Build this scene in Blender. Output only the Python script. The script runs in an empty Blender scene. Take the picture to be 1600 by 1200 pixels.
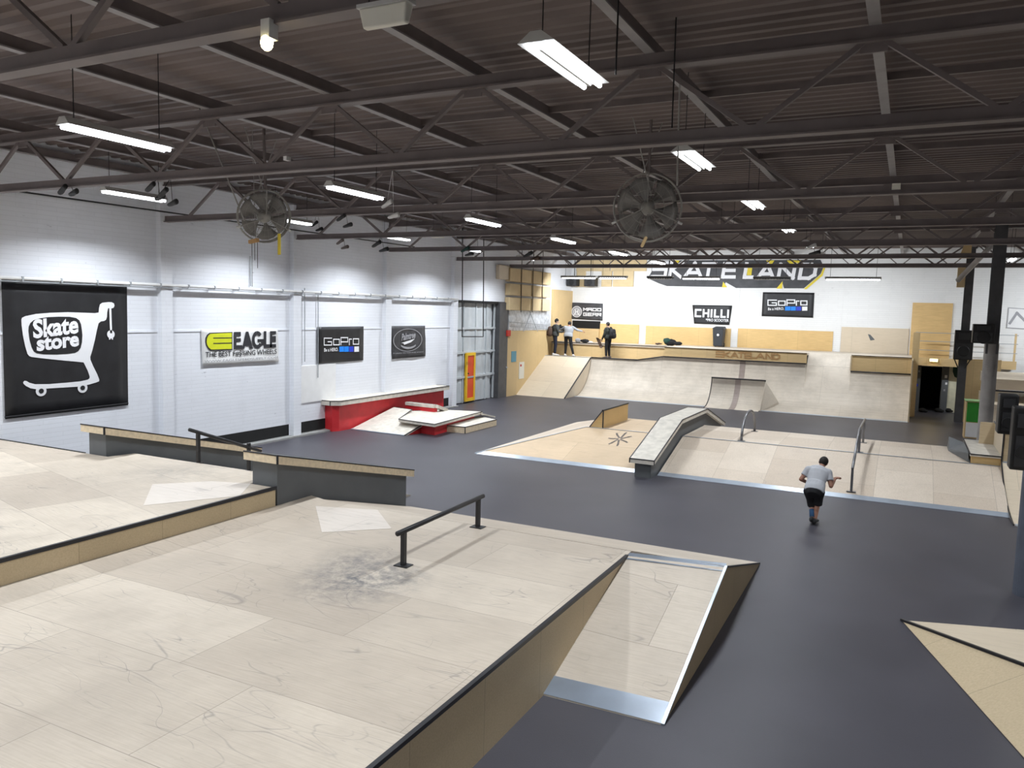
import bpy, bmesh, math, random
from mathutils import Vector, Matrix, noise as mnoise
from mathutils.geometry import tessellate_polygon
random.seed(7)
C = bpy.context.scene.collection
S = bpy.context.scene

# ------------------------------------------------------------------ camera
YAW, PITCH, ROLL, FPX = -0.464498, 0.093369, 0.026149, 1231.1
CAM = Vector((0.0, 0.0, 4.1))
_f = Vector((math.sin(YAW)*math.cos(PITCH), math.cos(YAW)*math.cos(PITCH), -math.sin(PITCH)))
_r = Vector((math.cos(YAW), -math.sin(YAW), 0)); _u = _r.cross(_f)
CR = math.cos(ROLL)*_r + math.sin(ROLL)*_u
CU = -math.sin(ROLL)*_r + math.cos(ROLL)*_u
CF = _f
cd = bpy.data.cameras.new('camera'); cam = bpy.data.objects.new('camera', cd); C.objects.link(cam)
cd.sensor_fit = 'HORIZONTAL'; cd.sensor_width = 36.0; cd.lens = 36.0*FPX/1600.0
cd.clip_start = 0.05; cd.clip_end = 200
m = Matrix((CR, CU, -CF)).transposed().to_4x4(); m.translation = CAM
cam.matrix_world = m
S.camera = cam

def ray(px, py): return CR*((px-800)/FPX) - CU*((py-600)/FPX) + CF
def PX(px, py, x): d = ray(px, py); return CAM + d*((x-CAM.x)/d.x)
def PY(px, py, y): d = ray(px, py); return CAM + d*((y-CAM.y)/d.y)
def PZ(px, py, z): d = ray(px, py); return CAM + d*((z-CAM.z)/d.z)

# ------------------------------------------------------------------ world, exposure
w = bpy.data.worlds.new('world'); S.world = w; w.use_nodes = True
w.node_tree.nodes['Background'].inputs[0].default_value = (0.75, 0.8, 0.9, 1)
w.node_tree.nodes['Background'].inputs[1].default_value = 0.02
S.view_settings.view_transform = 'Standard'; S.view_settings.look = 'None'
S.view_settings.exposure = 0.0; S.view_settings.gamma = 1.0
S.view_settings.use_curve_mapping = False
S.cycles.use_denoising = True
S.cycles.max_bounces = 8
S.cycles.sample_clamp_indirect = 6.0
LAMP_W = 118.0          # power of one hall tube lamp
WASH_W = 185.0           # power of one lamp over the far wall

# ------------------------------------------------------------------ geometry helpers
XL, YB, ZR = -17.0, 41.0, 7.42      # left wall, back wall, roof deck

class G:
    def __init__(s): s.b = bmesh.new()
    def v(s, *pts): return [s.b.verts.new(p) for p in pts]
    def face(s, pts):
        if len(pts) > 4:
            vs = s.v(*pts)
            for tr in tessellate_polygon([[Vector(p) for p in pts]]): s.b.faces.new([vs[i] for i in tr])
            return None
        return s.b.faces.new(s.v(*pts))
    def box(s, x0, x1, y0, y1, z0, z1):
        p = s.v((x0,y0,z0),(x1,y0,z0),(x1,y1,z0),(x0,y1,z0),(x0,y0,z1),(x1,y0,z1),(x1,y1,z1),(x0,y1,z1))
        for f in ((0,3,2,1),(4,5,6,7),(0,1,5,4),(1,2,6,5),(2,3,7,6),(3,0,4,7)): s.b.faces.new([p[i] for i in f])
        return s
    def hexa(s, bot, top):
        p = s.v(*bot, *top); n = len(bot)
        if n > 4:
            for tr in tessellate_polygon([[Vector(q) for q in bot]]): s.b.faces.new([p[i] for i in tr]); s.b.faces.new([p[n+i] for i in tr[::-1]])
        else: s.b.faces.new(p[:n][::-1]); s.b.faces.new(p[n:])
        for i in range(n): s.b.faces.new([p[i], p[(i+1)%n], p[n+(i+1)%n], p[n+i]])
        return s
    def prism(s, pts, vec):
        vec = Vector(vec); return s.hexa([Vector(p) for p in pts], [Vector(p)+vec for p in pts])
    def ring(s, c, a, b, n): return s.v(*[c + a*math.cos(2*math.pi*i/n) + b*math.sin(2*math.pi*i/n) for i in range(n)])
    def loft(s, rings, cap=True):
        for A, B in zip(rings, rings[1:]):
            n = len(A)
            for i in range(n): s.b.faces.new([A[i], A[(i+1)%n], B[(i+1)%n], B[i]])
        if cap: s.b.faces.new(rings[0][::-1]); s.b.faces.new(rings[-1])
        return s
    def tube(s, pts, r, n=8, close=False):
        pts = [Vector(p) for p in pts]; rings = []
        rr = r if isinstance(r, (list, tuple)) else [r]*len(pts)
        prev = None
        for i, p in enumerate(pts):
            a = pts[i-1] if i else (pts[-1] if close else p); b = pts[(i+1) % len(pts)] if (i+1 < len(pts) or close) else p
            t = (b-a).normalized()
            if prev is None:
                up = Vector((0,0,1)) if abs(t.z) < .9 else Vector((0,1,0)); e = t.cross(up).normalized()
            else: e = (prev - t*prev.dot(t)).normalized()
            prev = e; rings.append(s.ring(p, e*rr[i], t.cross(e)*rr[i], n))
        if close: rings.append(rings[0]); s.loft(rings, False)
        else: s.loft(rings)
        return s
    def cyl(s, a, b, r, n=16, r2=None): return s.tube([a, b], [r, r if r2 is None else r2], n)
    def bar(s, a, b, w, h, up=(0,0,1)):
        a, b = Vector(a), Vector(b); t = (b-a).normalized(); up = Vector(up)
        e = t.cross(up).normalized()*(w/2); q = e.cross(t).normalized()*(h/2)
        return s.hexa([a-e-q, a+e-q, a+e+q, a-e+q], [b-e-q, b+e-q, b+e+q, b-e+q])
    def sphere(s, c, rx, ry=None, rz=None, n=12, mtx=None):
        ry = rx if ry is None else ry; rz = rx if rz is None else rz
        mm = Matrix.Translation(Vector(c)) @ (mtx.to_4x4() if mtx else Matrix.Identity(4)) @ Matrix.Diagonal((rx, ry, rz, 1))
        bmesh.ops.create_uvsphere(s.b, u_segments=n, v_segments=max(6, n*2//3), radius=1, matrix=mm); return s
    def cone(s, a, ra, b, rb, n=12):
        """closed round cone: a limb segment with rounded ends"""
        a, b = Vector(a), Vector(b); t = (b-a).normalized()
        pts, rs = [], []
        for k in range(5):
            th = math.pi/2*(1-k/4.0); pts.append(a - t*ra*math.sin(th)); rs.append(max(ra*math.cos(th), ra*.05))
        for k in range(5):
            th = math.pi/2*(k/4.0); pts.append(b + t*rb*math.sin(th)); rs.append(max(rb*math.cos(th), rb*.05))
        return s.tube(pts, rs, n)
    def sheet(s, rows, thick=None):
        """grid of points rows[i][j]; thick: vector for a second skin below"""
        g = [[s.b.verts.new(p) for p in r] for r in rows]
        for i in range(len(g)-1):
            for j in range(len(g[0])-1): s.b.faces.new([g[i][j], g[i+1][j], g[i+1][j+1], g[i][j+1]])
        if thick is not None:
            t = Vector(thick); h = [[s.b.verts.new(Vector(p)+t) for p in r] for r in rows]; n, q = len(g), len(g[0])
            for i in range(n-1):
                for j in range(q-1): s.b.faces.new([h[i][j], h[i][j+1], h[i+1][j+1], h[i+1][j]])
            for j in range(q-1):
                s.b.faces.new([g[0][j], g[0][j+1], h[0][j+1], h[0][j]]); s.b.faces.new([g[-1][j+1], g[-1][j], h[-1][j], h[-1][j+1]])
            for i in range(n-1):
                s.b.faces.new([g[i+1][0], g[i][0], h[i][0], h[i+1][0]]); s.b.faces.new([g[i][-1], g[i+1][-1], h[i+1][-1], h[i][-1]])
        return s

WL = {}
def part(name, g, mat, parent=None, smooth=False, bevel=0, normals=True):
    b = g.b
    if normals: bmesh.ops.recalc_face_normals(b, faces=b.faces)
    if parent is None:
        co = [v.co for v in b.verts]
        org = Vector(((min(c.x for c in co)+max(c.x for c in co))/2, (min(c.y for c in co)+max(c.y for c in co))/2, min(c.z for c in co)))
    else: org = WL[parent.name]
    for v in b.verts: v.co -= org
    me = bpy.data.meshes.new(name); b.to_mesh(me); b.free()
    if smooth:
        for p in me.polygons: p.use_smooth = True
    if mat: me.materials.append(mat)
    o = bpy.data.objects.new(name, me); C.objects.link(o)
    if parent is None: o.location = org
    else: o.parent = parent
    WL[o.name] = org
    if bevel:
        md = o.modifiers.new('bevel', 'BEVEL'); md.width = bevel; md.segments = 2; md.limit_method = 'ANGLE'
    return o
def tag(o, label, cat, group=None, kind=None):
    o['label'] = label; o['category'] = cat
    if group: o['group'] = group
    if kind: o['kind'] = kind
    return o
def thing(name, label, cat, loc, group=None):
    o = bpy.data.objects.new(name, None); C.objects.link(o); o.location = loc; o.empty_display_size = .2
    WL[o.name] = Vector(loc); return tag(o, label, cat, group)
def struct(name, g, mat, **k):
    o = part(name, g, mat, **k); o['kind'] = 'structure'; return o
# ------------------------------------------------------------------ materials
def newmat(name):
    m = bpy.data.materials.new(name); m.use_nodes = True; nt = m.node_tree
    return m, nt, nt.nodes['Principled BSDF'], nt.links
def plain(name, col, rough=.6, metal=0, var=.06, vs=4.0, spec=.4, bump=0, bs=60):
    m, nt, p, L = newmat(name)
    p.inputs['Roughness'].default_value = rough; p.inputs['Metallic'].default_value = metal
    p.inputs['Specular IOR Level'].default_value = spec
    ge = nt.nodes.new('ShaderNodeNewGeometry'); n = nt.nodes.new('ShaderNodeTexNoise')
    n.inputs['Scale'].default_value = vs; n.inputs['Detail'].default_value = 5
    L.new(ge.outputs['Position'], n.inputs['Vector'])
    r = nt.nodes.new('ShaderNodeValToRGB'); r.color_ramp.elements[0].position = .3; r.color_ramp.elements[1].position = .7
    r.color_ramp.elements[0].color = tuple(c*(1-var) for c in col)+(1,); r.color_ramp.elements[1].color = tuple(min(1, c*(1+var)) for c in col)+(1,)
    L.new(n.outputs['Fac'], r.inputs[0]); L.new(r.outputs[0], p.inputs['Base Color'])
    if bump:
        n2 = nt.nodes.new('ShaderNodeTexNoise'); n2.inputs['Scale'].default_value = bs; L.new(ge.outputs['Position'], n2.inputs['Vector'])
        bp = nt.nodes.new('ShaderNodeBump'); bp.inputs['Strength'].default_value = bump; bp.inputs['Distance'].default_value = .01
        L.new(n2.outputs['Fac'], bp.inputs['Height']); L.new(bp.outputs[0], p.inputs['Normal'])
    return m
def emit(name, col, strength):
    m, nt, p, L = newmat(name)
    p.inputs['Base Color'].default_value = col+(1,); p.inputs['Emission Color'].default_value = col+(1,)
    p.inputs['Emission Strength'].default_value = strength
    m.cycles.emission_sampling = 'NONE'
    return m
def mixc(nt, L, fac, a, b, mode='MIX'):
    n = nt.nodes.new('ShaderNodeMix'); n.data_type = 'RGBA'; n.blend_type = mode
    if isinstance(fac, float): n.inputs[0].default_value = fac
    else: L.new(fac, n.inputs[0])
    for i, x in ((6, a), (7, b)):
        if isinstance(x, tuple): n.inputs[i].default_value = x
        else: L.new(x, n.inputs[i])
    return n.outputs[2]
def ply(name, c1, c2, rough=.55, sheets=(2.44, 1.22), rot=0, wear=.5, stains=(), grain=.10, scr=.35, off=(0, 0, 0)):
    """plywood sheets: each board its own tint, grain, scuffs and thin scratches"""
    m, nt, p, L = newmat(name)
    p.inputs['Roughness'].default_value = rough; p.inputs['Specular IOR Level'].default_value = .3
    ge = nt.nodes.new('ShaderNodeNewGeometry')
    mp = nt.nodes.new('ShaderNodeMapping'); mp.inputs['Rotation'].default_value = (0, 0, rot); mp.inputs['Location'].default_value = off
    L.new(ge.outputs['Position'], mp.inputs['Vector'])
    br = nt.nodes.new('ShaderNodeTexBrick'); br.inputs['Scale'].default_value = 1.0
    br.inputs['Brick Width'].default_value = sheets[0]; br.inputs['Row Height'].default_value = sheets[1]
    br.inputs['Mortar Size'].default_value = 0.004; br.inputs['Mortar Smooth'].default_value = .3
    br.inputs['Color1'].default_value = c1+(1,); br.inputs['Color2'].default_value = c2+(1,)
    br.inputs['Mortar'].default_value = tuple(x*.62 for x in c2)+(1,)
    br.offset = .37
    L.new(mp.outputs[0], br.inputs['Vector'])
    col = br.outputs['Color']
    # grain
    mg = nt.nodes.new('ShaderNodeMapping'); mg.inputs['Scale'].default_value = (2.5, 60, 60); L.new(mp.outputs[0], mg.inputs['Vector'])
    ng = nt.nodes.new('ShaderNodeTexNoise'); ng.inputs['Scale'].default_value = 1.0; ng.inputs['Detail'].default_value = 6; ng.inputs['Distortion'].default_value = .3
    L.new(mg.outputs[0], ng.inputs['Vector'])
    rg = nt.nodes.new('ShaderNodeValToRGB'); rg.color_ramp.elements[0].position = .32; rg.color_ramp.elements[1].position = .62
    rg.color_ramp.elements[0].color = (1-grain, 1-grain*1.1, 1-grain*1.3, 1); rg.color_ramp.elements[1].color = (1, 1, 1, 1)
    L.new(ng.outputs['Fac'], rg.inputs[0]); col = mixc(nt, L, 1.0, col, rg.outputs[0], 'MULTIPLY')
    # worn clouds
    nw = nt.nodes.new('ShaderNodeTexNoise'); nw.inputs['Scale'].default_value = .9; nw.inputs['Detail'].default_value = 9; nw.inputs['Roughness'].default_value = .65
    L.new(ge.outputs['Position'], nw.inputs['Vector'])
    rw = nt.nodes.new('ShaderNodeValToRGB'); rw.color_ramp.elements[0].position = .42; rw.color_ramp.elements[1].position = .68
    rw.color_ramp.elements[0].color = (0, 0, 0, 1); rw.color_ramp.elements[1].color = (wear, wear, wear, 1)
    L.new(nw.outputs['Fac'], rw.inputs[0]); col = mixc(nt, L, rw.outputs[0], col, tuple(x*.74 for x in c2)+(1,))
    # thin curved and straight scratches: contour lines of a stretched noise, broken up by a second noise
    for k, (ang, sx, sy, wd_) in enumerate(((.5, .25, 1.5, .0035), (1.3, .3, 1.1, .003), (-.45, .5, 2.2, .004), (.9, .9, .9, .0022), (.2, .35, 3.4, .0028), (.75, .3, 2.6, .003))):
        ms = nt.nodes.new('ShaderNodeMapping'); ms.inputs['Rotation'].default_value = (0, 0, ang); ms.inputs['Scale'].default_value = (sx, sy, sy); ms.inputs['Location'].default_value = (k*7.3, k*3.1, 0)
        L.new(ge.outputs['Position'], ms.inputs['Vector'])
        ns = nt.nodes.new('ShaderNodeTexNoise'); ns.inputs['Scale'].default_value = 1.0; ns.inputs['Detail'].default_value = 1.5
        L.new(ms.outputs[0], ns.inputs['Vector'])
        sb = nt.nodes.new('ShaderNodeMath'); sb.operation = 'SUBTRACT'; L.new(ns.outputs['Fac'], sb.inputs[0]); sb.inputs[1].default_value = .5
        ab = nt.nodes.new('ShaderNodeMath'); ab.operation = 'ABSOLUTE'; L.new(sb.outputs[0], ab.inputs[0])
        rs = nt.nodes.new('ShaderNodeMapRange'); rs.inputs['From Min'].default_value = 0; rs.inputs['From Max'].default_value = wd_
        rs.inputs['To Min'].default_value = scr; rs.inputs['To Max'].default_value = 0; L.new(ab.outputs[0], rs.inputs['Value'])
        nb = nt.nodes.new('ShaderNodeTexNoise'); nb.inputs['Scale'].default_value = 1.7; nb.inputs['Detail'].default_value = 6; L.new(ge.outputs['Position'], nb.inputs['Vector'])
        rb = nt.nodes.new('ShaderNodeMapRange'); rb.inputs['From Min'].default_value = .45; rb.inputs['From Max'].default_value = .62; L.new(nb.outputs['Fac'], rb.inputs['Value'])
        mm = nt.nodes.new('ShaderNodeMath'); mm.operation = 'MULTIPLY'; L.new(rs.outputs[0], mm.inputs[0]); L.new(rb.outputs[0], mm.inputs[1])
        col = mixc(nt, L, mm.outputs[0], col, (.17, .155, .15, 1))
    # short dark flecks from wheels and boards
    mf = nt.nodes.new('ShaderNodeMapping'); mf.inputs['Rotation'].default_value = (0, 0, .6); mf.inputs['Scale'].default_value = (5, 22, 8); L.new(ge.outputs['Position'], mf.inputs['Vector'])
    nf = nt.nodes.new('ShaderNodeTexNoise'); nf.inputs['Scale'].default_value = 1; nf.inputs['Detail'].default_value = 4; L.new(mf.outputs[0], nf.inputs['Vector'])
    rf = nt.nodes.new('ShaderNodeMapRange'); rf.inputs['From Min'].default_value = .70; rf.inputs['From Max'].default_value = .76; rf.inputs['To Max'].default_value = scr*.9; L.new(nf.outputs['Fac'], rf.inputs['Value'])
    col = mixc(nt, L, rf.outputs[0], col, (.25, .22, .2, 1))
    for (c, r, s) in stains:
        vm = nt.nodes.new('ShaderNodeVectorMath'); vm.operation = 'DISTANCE'; L.new(ge.outputs['Position'], vm.inputs[0]); vm.inputs[1].default_value = c
        rr = nt.nodes.new('ShaderNodeMapRange'); rr.inputs['From Min'].default_value = 0; rr.inputs['From Max'].default_value = r
        rr.inputs['To Min'].default_value = 1; rr.inputs['To Max'].default_value = 0; L.new(vm.outputs['Value'], rr.inputs['Value'])
        n4 = nt.nodes.new('ShaderNodeTexNoise'); n4.inputs['Scale'].default_value = 6; n4.inputs['Detail'].default_value = 8; n4.inputs['Roughness'].default_value = .75
        L.new(ge.outputs['Position'], n4.inputs['Vector'])
        mu = nt.nodes.new('ShaderNodeMath'); mu.operation = 'MULTIPLY'; L.new(rr.outputs[0], mu.inputs[0]); r4 = nt.nodes.new('ShaderNodeMapRange'); r4.inputs['From Min'].default_value = .38; r4.inputs['From Max'].default_value = .68; L.new(n4.outputs['Fac'], r4.inputs['Value']); L.new(r4.outputs[0], mu.inputs[1])
        m2 = nt.nodes.new('ShaderNodeMath'); m2.operation = 'MULTIPLY'; m2.use_clamp = True; m2.inputs[1].default_value = s; L.new(mu.outputs[0], m2.inputs[0])
        col = mixc(nt, L, m2.outputs[0], col, (.13, .13, .135, 1))
    L.new(col, p.inputs['Base Color'])
    return m
def brickwall(name, col, vertical_axis):
    m, nt, p, L = newmat(name); p.inputs['Roughness'].default_value = .7
    ge = nt.nodes.new('ShaderNodeNewGeometry'); sp = nt.nodes.new('ShaderNodeSeparateXYZ'); cb = nt.nodes.new('ShaderNodeCombineXYZ')
    L.new(ge.outputs['Position'], sp.inputs[0]); L.new(sp.outputs['Y' if vertical_axis == 'x' else 'X'], cb.inputs[0]); L.new(sp.outputs['Z'], cb.inputs[1])
    br = nt.nodes.new('ShaderNodeTexBrick'); br.inputs['Scale'].default_value = 1; br.inputs['Brick Width'].default_value = .9; br.inputs['Row Height'].default_value = .10
    br.inputs['Mortar Size'].default_value = .007; br.inputs['Color1'].default_value = col+(1,); br.inputs['Color2'].default_value = tuple(c*.97 for c in col)+(1,)
    br.inputs['Mortar'].default_value = tuple(c*.91 for c in col)+(1,); L.new(cb.outputs[0], br.inputs['Vector'])
    n = nt.nodes.new('ShaderNodeTexNoise'); n.inputs['Scale'].default_value = 1.3; n.inputs['Detail'].default_value = 10; n.inputs['Roughness'].default_value = .7
    L.new(ge.outputs['Position'], n.inputs['Vector'])
    r = nt.nodes.new('ShaderNodeValToRGB'); r.color_ramp.elements[0].position = .52; r.color_ramp.elements[1].position = .75
    r.color_ramp.elements[0].color = (0, 0, 0, 1); r.color_ramp.elements[1].color = (.28, .28, .28, 1); L.new(n.outputs['Fac'], r.inputs[0])
    c = mixc(nt, L, r.outputs[0], br.outputs['Color'], tuple(x*.75 for x in col)+(1,)); 
    # scuffs low on the wall, stretched dark flecks
    mp = nt.nodes.new('ShaderNodeMapping'); mp.inputs['Scale'].default_value = (3, 11, 1); L.new(cb.outputs[0], mp.inputs['Vector'])
    n5 = nt.nodes.new('ShaderNodeTexNoise'); n5.inputs['Scale'].default_value = 1.1; n5.inputs['Detail'].default_value = 6; L.new(mp.outputs[0], n5.inputs['Vector'])
    r5 = nt.nodes.new('ShaderNodeValToRGB'); r5.color_ramp.elements[0].position = .70; r5.color_ramp.elements[1].position = .76
    r5.color_ramp.elements[0].color = (0, 0, 0, 1); r5.color_ramp.elements[1].color = (.5, .5, .5, 1); L.new(n5.outputs['Fac'], r5.inputs[0])
    c = mixc(nt, L, r5.outputs[0], c, (.25, .26, .3, 1))
    L.new(c, p.inputs['Base Color'])
    bp = nt.nodes.new('ShaderNodeBump'); bp.inputs['Strength'].default_value = .25; bp.inputs['Distance'].default_value = .006
    L.new(br.outputs['Fac'], bp.inputs['Height']); bp.invert = True; L.new(bp.outputs[0], p.inputs['Normal'])
    return m

M = {}
M['floor'] = plain('floor_paint', (.060, .058, .070), rough=.42, var=.10, vs=.8, spec=.35, bump=.12, bs=90)
M['wall_left'] = brickwall('painted_brick_left', (.79, .81, .86), 'x')
M['wall_back'] = brickwall('painted_brick_back', (.80, .80, .79), 'y')
M['deck'] = ply('worn_ramp_ply', (.60, .53, .445), (.47, .405, .335), scr=.5, wear=.45, rot=.0, stains=(((-5.75, 7.45, .8), .95, 1.5), ((-6.2, 8.1, .8), .7, 1.0), ((-5.45, 7.9, .8), .5, .8)))
M['deck2'] = ply('worn_ramp_ply_upper', (.61, .54, .45), (.47, .405, .335), scr=.5, wear=.5, rot=.25, stains=(((-11.2, 9.5, 1.15), 1.0, .5),))
M['box'] = ply('worn_funbox_ply', (.70, .61, .51), (.58, .485, .39), wear=.30, rot=math.pi/2, off=(.6, .5, 0), scr=.2)
M['box_warm'] = ply('warm_funbox_ply', (.66, .51, .35), (.60, .46, .31), wear=.35, scr=.2)
M['qp'] = ply('worn_quarter_ply', (.69, .62, .53), (.61, .54, .45), wear=.85, scr=.15, sheets=(2.44, 1.22))
M['bank'] = ply('bank_ply', (.70, .60, .46), (.66, .56, .43), wear=.2, scr=.1)
M['side'] = ply('side_ply', (.62, .50, .33), (.58, .465, .30), wear=.25, scr=.08, grain=.12)
M['yellow_ply'] = ply('new_yellow_ply', (.76, .53, .24), (.70, .48, .22), wear=.3, scr=.0, grain=.16)
M['tan_ply'] = ply('tan_ply', (.68, .50, .26), (.64, .47, .25), wear=.3, scr=.0, grain=.12, sheets=(1.22, 2.44))
M['acoustic'] = plain('acoustic_panel_fabric', (.66, .52, .31), rough=.9, var=.05)
M['pale_edge'] = plain('pale_ply_edge', (.66, .55, .39), rough=.6, var=.12, vs=14)
M['ledge_top'] = plain('worn_ledge_top', (.62, .58, .51), rough=.5, var=.14, vs=6)
M['repair'] = ply('newer_white_ply', (.645, .585, .53), (.62, .565, .51), wear=.15, scr=.4)
M['red'] = plain('red_paint', (.58, .028, .035), rough=.5, var=.08)
M['grey_paint'] = plain('grey_paint', (.105, .112, .118), rough=.55, var=.10, vs=1.5)
M['edge'] = plain('black_edge_steel', (.028, .028, .032), rough=.4, metal=.3, var=.1)
M['black_steel'] = plain('black_painted_steel', (.018, .018, .02), rough=.4, var=.1)
M['galv'] = plain('galvanised_steel_plate', (.50, .56, .64), rough=.33, metal=.55, var=.10, vs=2)
M['rail_steel'] = plain('worn_rail_steel', (.22, .22, .23), rough=.35, metal=.8, var=.15)
M['truss'] = plain('truss_steel_paint', (.165, .138, .135), rough=.55, var=.12, vs=3)
M['truss_light'] = plain('purlin_flange_paint', (.27, .255, .255), rough=.5, var=.1)
M['roof'] = plain('roof_deck_sheet', (.150, .118, .110), rough=.6, var=.18, vs=.5)
M['col'] = plain('column_paint_dark', (.075, .075, .08), rough=.5, var=.15)
M['col_grey'] = plain('column_wrap_grey', (.30, .285, .275), rough=.5, var=.25, vs=2)
M['col_blue'] = plain('column_blue_grey_paint', (.10, .115, .15), rough=.5, var=.12)
M['white'] = plain('white_paint', (.80, .80, .80), rough=.6, var=.03)
M['offwhite'] = plain('off_white_plastic', (.72, .70, .62), rough=.5, var=.04)
M['banner_black'] = plain('black_banner_vinyl', (.020, .020, .022), rough=.45, var=.25, vs=2.5)
M['banner_grey'] = plain('dark_grey_banner_vinyl', (.050, .050, .055), rough=.5, var=.25, vs=3)
M['ink_white'] = plain('white_print', (.78, .78, .80), rough=.6, var=.02)
M['ink_grey'] = plain('grey_print', (.33, .33, .35), rough=.6, var=.05)
M['ink_black'] = plain('black_print', (.03, .03, .035), rough=.6, var=.05)
M['ink_yellow'] = plain('yellow_print', (.62, .66, .02), rough=.6, var=.05)
M['sign_yellow'] = plain('yellow_sign_paint', (.75, .60, .05), rough=.6, var=.05)
M['blue1'] = plain('bright_blue_print', (.01, .22, .80), rough=.5, var=.02)
M['blue2'] = plain('deep_blue_print', (.02, .05, .50), rough=.5, var=.02)
M['brown_print'] = plain('brown_stencil_paint', (.42, .24, .10), rough=.7, var=.1, vs=10)
M['gate'] = plain('gate_sheet_metal', (.50, .53, .55), rough=.5, var=.10, vs=1.5)
M['gate_rail'] = plain('gate_rail_metal', (.33, .35, .37), rough=.5, var=.1)
M['door_red'] = plain('orange_red_door_paint', (.70, .075, .02), rough=.5, var=.05)
M['door_yellow'] = plain('yellow_frame_paint', (.80, .48, .02), rough=.5, var=.05)
M['dark'] = plain('dark_recess', (.012, .012, .012), rough=.9, var=.1)  # near-black for dark parts and for painted shade in openings
M['concrete'] = plain('concrete_kerb', (.30, .30, .29), rough=.8, var=.12, vs=5)
M['plastic_sheet'] = plain('clear_plastic_sheeting', (.55, .57, .60), rough=.25, var=.25, vs=6)
M['speaker'] = plain('black_speaker_cabinet', (.014, .014, .015), rough=.5, var=.2)
M['cone'] = plain('speaker_cone', (.035, .035, .038), rough=.35)
M['fan'] = plain('fan_grey_paint', (.26, .25, .23), rough=.45, var=.1, vs=8)
M['fan_blade'] = plain('fan_blade_grey', (.20, .19, .18), rough=.4, var=.12, vs=6)
M['rope'] = plain('grey_rope', (.35, .34, .32), rough=.8)
M['housing'] = plain('lamp_housing', (.55, .55, .54), rough=.4, var=.05)
M['tube'] = emit('lamp_tube_glow', (.90, .94, 1.0), 14)
M['warm_lamp'] = emit('warm_lamp_glow', (1.0, .85, .45), 22)
M['exit_lamp'] = emit('warm_door_lamp_glow', (1.0, .78, .32), 6)
M['skin'] = plain('skin', (.34, .17, .115), rough=.5, var=.05)
M['skin_light'] = plain('skin_light', (.50, .33, .24), rough=.5, var=.05)
M['hair'] = plain('dark_hair', (.012, .009, .008), rough=.7, var=.2, vs=30)
M['tee'] = plain('light_grey_tshirt', (.40, .41, .44), rough=.85, var=.05, vs=8)
M['tee2'] = plain('grey_sweater', (.30, .31, .33), rough=.85, var=.06)
M['jacket'] = plain('dark_grey_jacket', (.045, .05, .05), rough=.8, var=.1)
M['jacket2'] = plain('dark_olive_top', (.020, .024, .020), rough=.8, var=.1)
M['black_cloth'] = plain('black_cloth', (.010, .010, .012), rough=.85, var=.1)
M['jeans'] = plain('dark_blue_jeans', (.012, .016, .035), rough=.85, var=.1)
M['brown_bag'] = plain('brown_backpack', (.075, .045, .032), rough=.8, var=.1)
M['shoe_white'] = plain('white_shoe', (.62, .62, .62), rough=.6)
M['shoe_dark'] = plain('dark_shoe', (.02, .02, .022), rough=.6)
M['shoe_brown'] = plain('brown_grey_shoe', (.12, .095, .085), rough=.7)
M['sock_blue'] = plain('blue_sock', (.03, .09, .20), rough=.8)
M['green'] = plain('green_panel', (.03, .27, .03), rough=.5)
M['green_top'] = plain('pale_green_top', (.30, .50, .22), rough=.5)
M['bin'] = plain('dark_grey_bin_plastic', (.035, .038, .045), rough=.5)
M['teal'] = plain('teal_sign', (.10, .28, .36), rough=.5)
M['cream'] = plain('cream_wall_paint', (.62, .60, .45), rough=.7, var=.12, vs=3)
M['yellow_strap'] = plain('yellow_strap', (.65, .50, .05), rough=.7)
M['joint'] = plain('grey_brown_joint_strip', (.32, .26, .23), rough=.6, var=.1)
M['mark'] = plain('faded_dark_mark', (.20, .17, .15), rough=.7, var=.2, vs=12)
M['red_small'] = plain('red_alarm_box', (.5, .03, .02), rough=.5)
M['bag_green'] = plain('dark_green_bag', (.015, .05, .04), rough=.8)

# ================================================================== lamps (area lights live with their fixtures)
def area(name, loc, sx, sy, watts, rot=(0, 0, 0), spread=math.pi, col=(.90, .95, 1.0), parent=None):
    l = bpy.data.lights.new(name, 'AREA'); l.shape = 'RECTANGLE'; l.size = sx; l.size_y = sy; l.energy = watts; l.color = col; l.spread = spread
    o = bpy.data.objects.new(name, l); C.objects.link(o)
    o.location = Vector(loc) - (WL[parent.name] if parent else Vector()); o.rotation_euler = rot
    if parent: o.parent = parent
    return o
def tube_lamp(x, y, z, label, length=1.5, width=.20, watts=LAMP_W, lit=True, spread=math.radians(138)):
    t = thing('fluorescent_light', label, 'ceiling light', (x, y, z), 'tube lights hanging under the roof')
    h = length/2
    g = G(); g.hexa([(x-width/2-.02, y-h, z-.02), (x+width/2+.02, y-h, z-.02), (x+width/2+.02, y+h, z-.02), (x-width/2-.02, y+h, z-.02)],
                    [(x-.05, y-h, z+.07), (x+.05, y-h, z+.07), (x+.05, y+h, z+.07), (x-.05, y+h, z+.07)])
    rf_ = part('reflector', g, M['housing'], t)
    for s in (-1, 1):
        g = G(); g.cyl((x+s*width*.27, y-h+.03, z-.045), (x+s*width*.27, y+h-.03, z-.045), .024, 10); part('lamp_tube', g, M['tube'], rf_, smooth=True)
    g = G(); g.bar((x, y-h+.1, z-.045), (x, y+h-.1, z-.045), .03, .03); part('ballast_cover', g, M['housing'], t)
    for s in (-1, 1):
        g = G(); g.cyl((x, y+s*h*.8, z+.06), (x, y+s*h*.8, ZR+.02), .006, 6); part('suspension_wire', g, M['black_steel'], t)
    area('lamp_light', (x, y, z-.075), width, length-.1, watts, spread=spread, parent=t)
    return t
BAYS = [6.83, 11.6, 16.37, 21.14, 25.91, 30.7]
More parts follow.
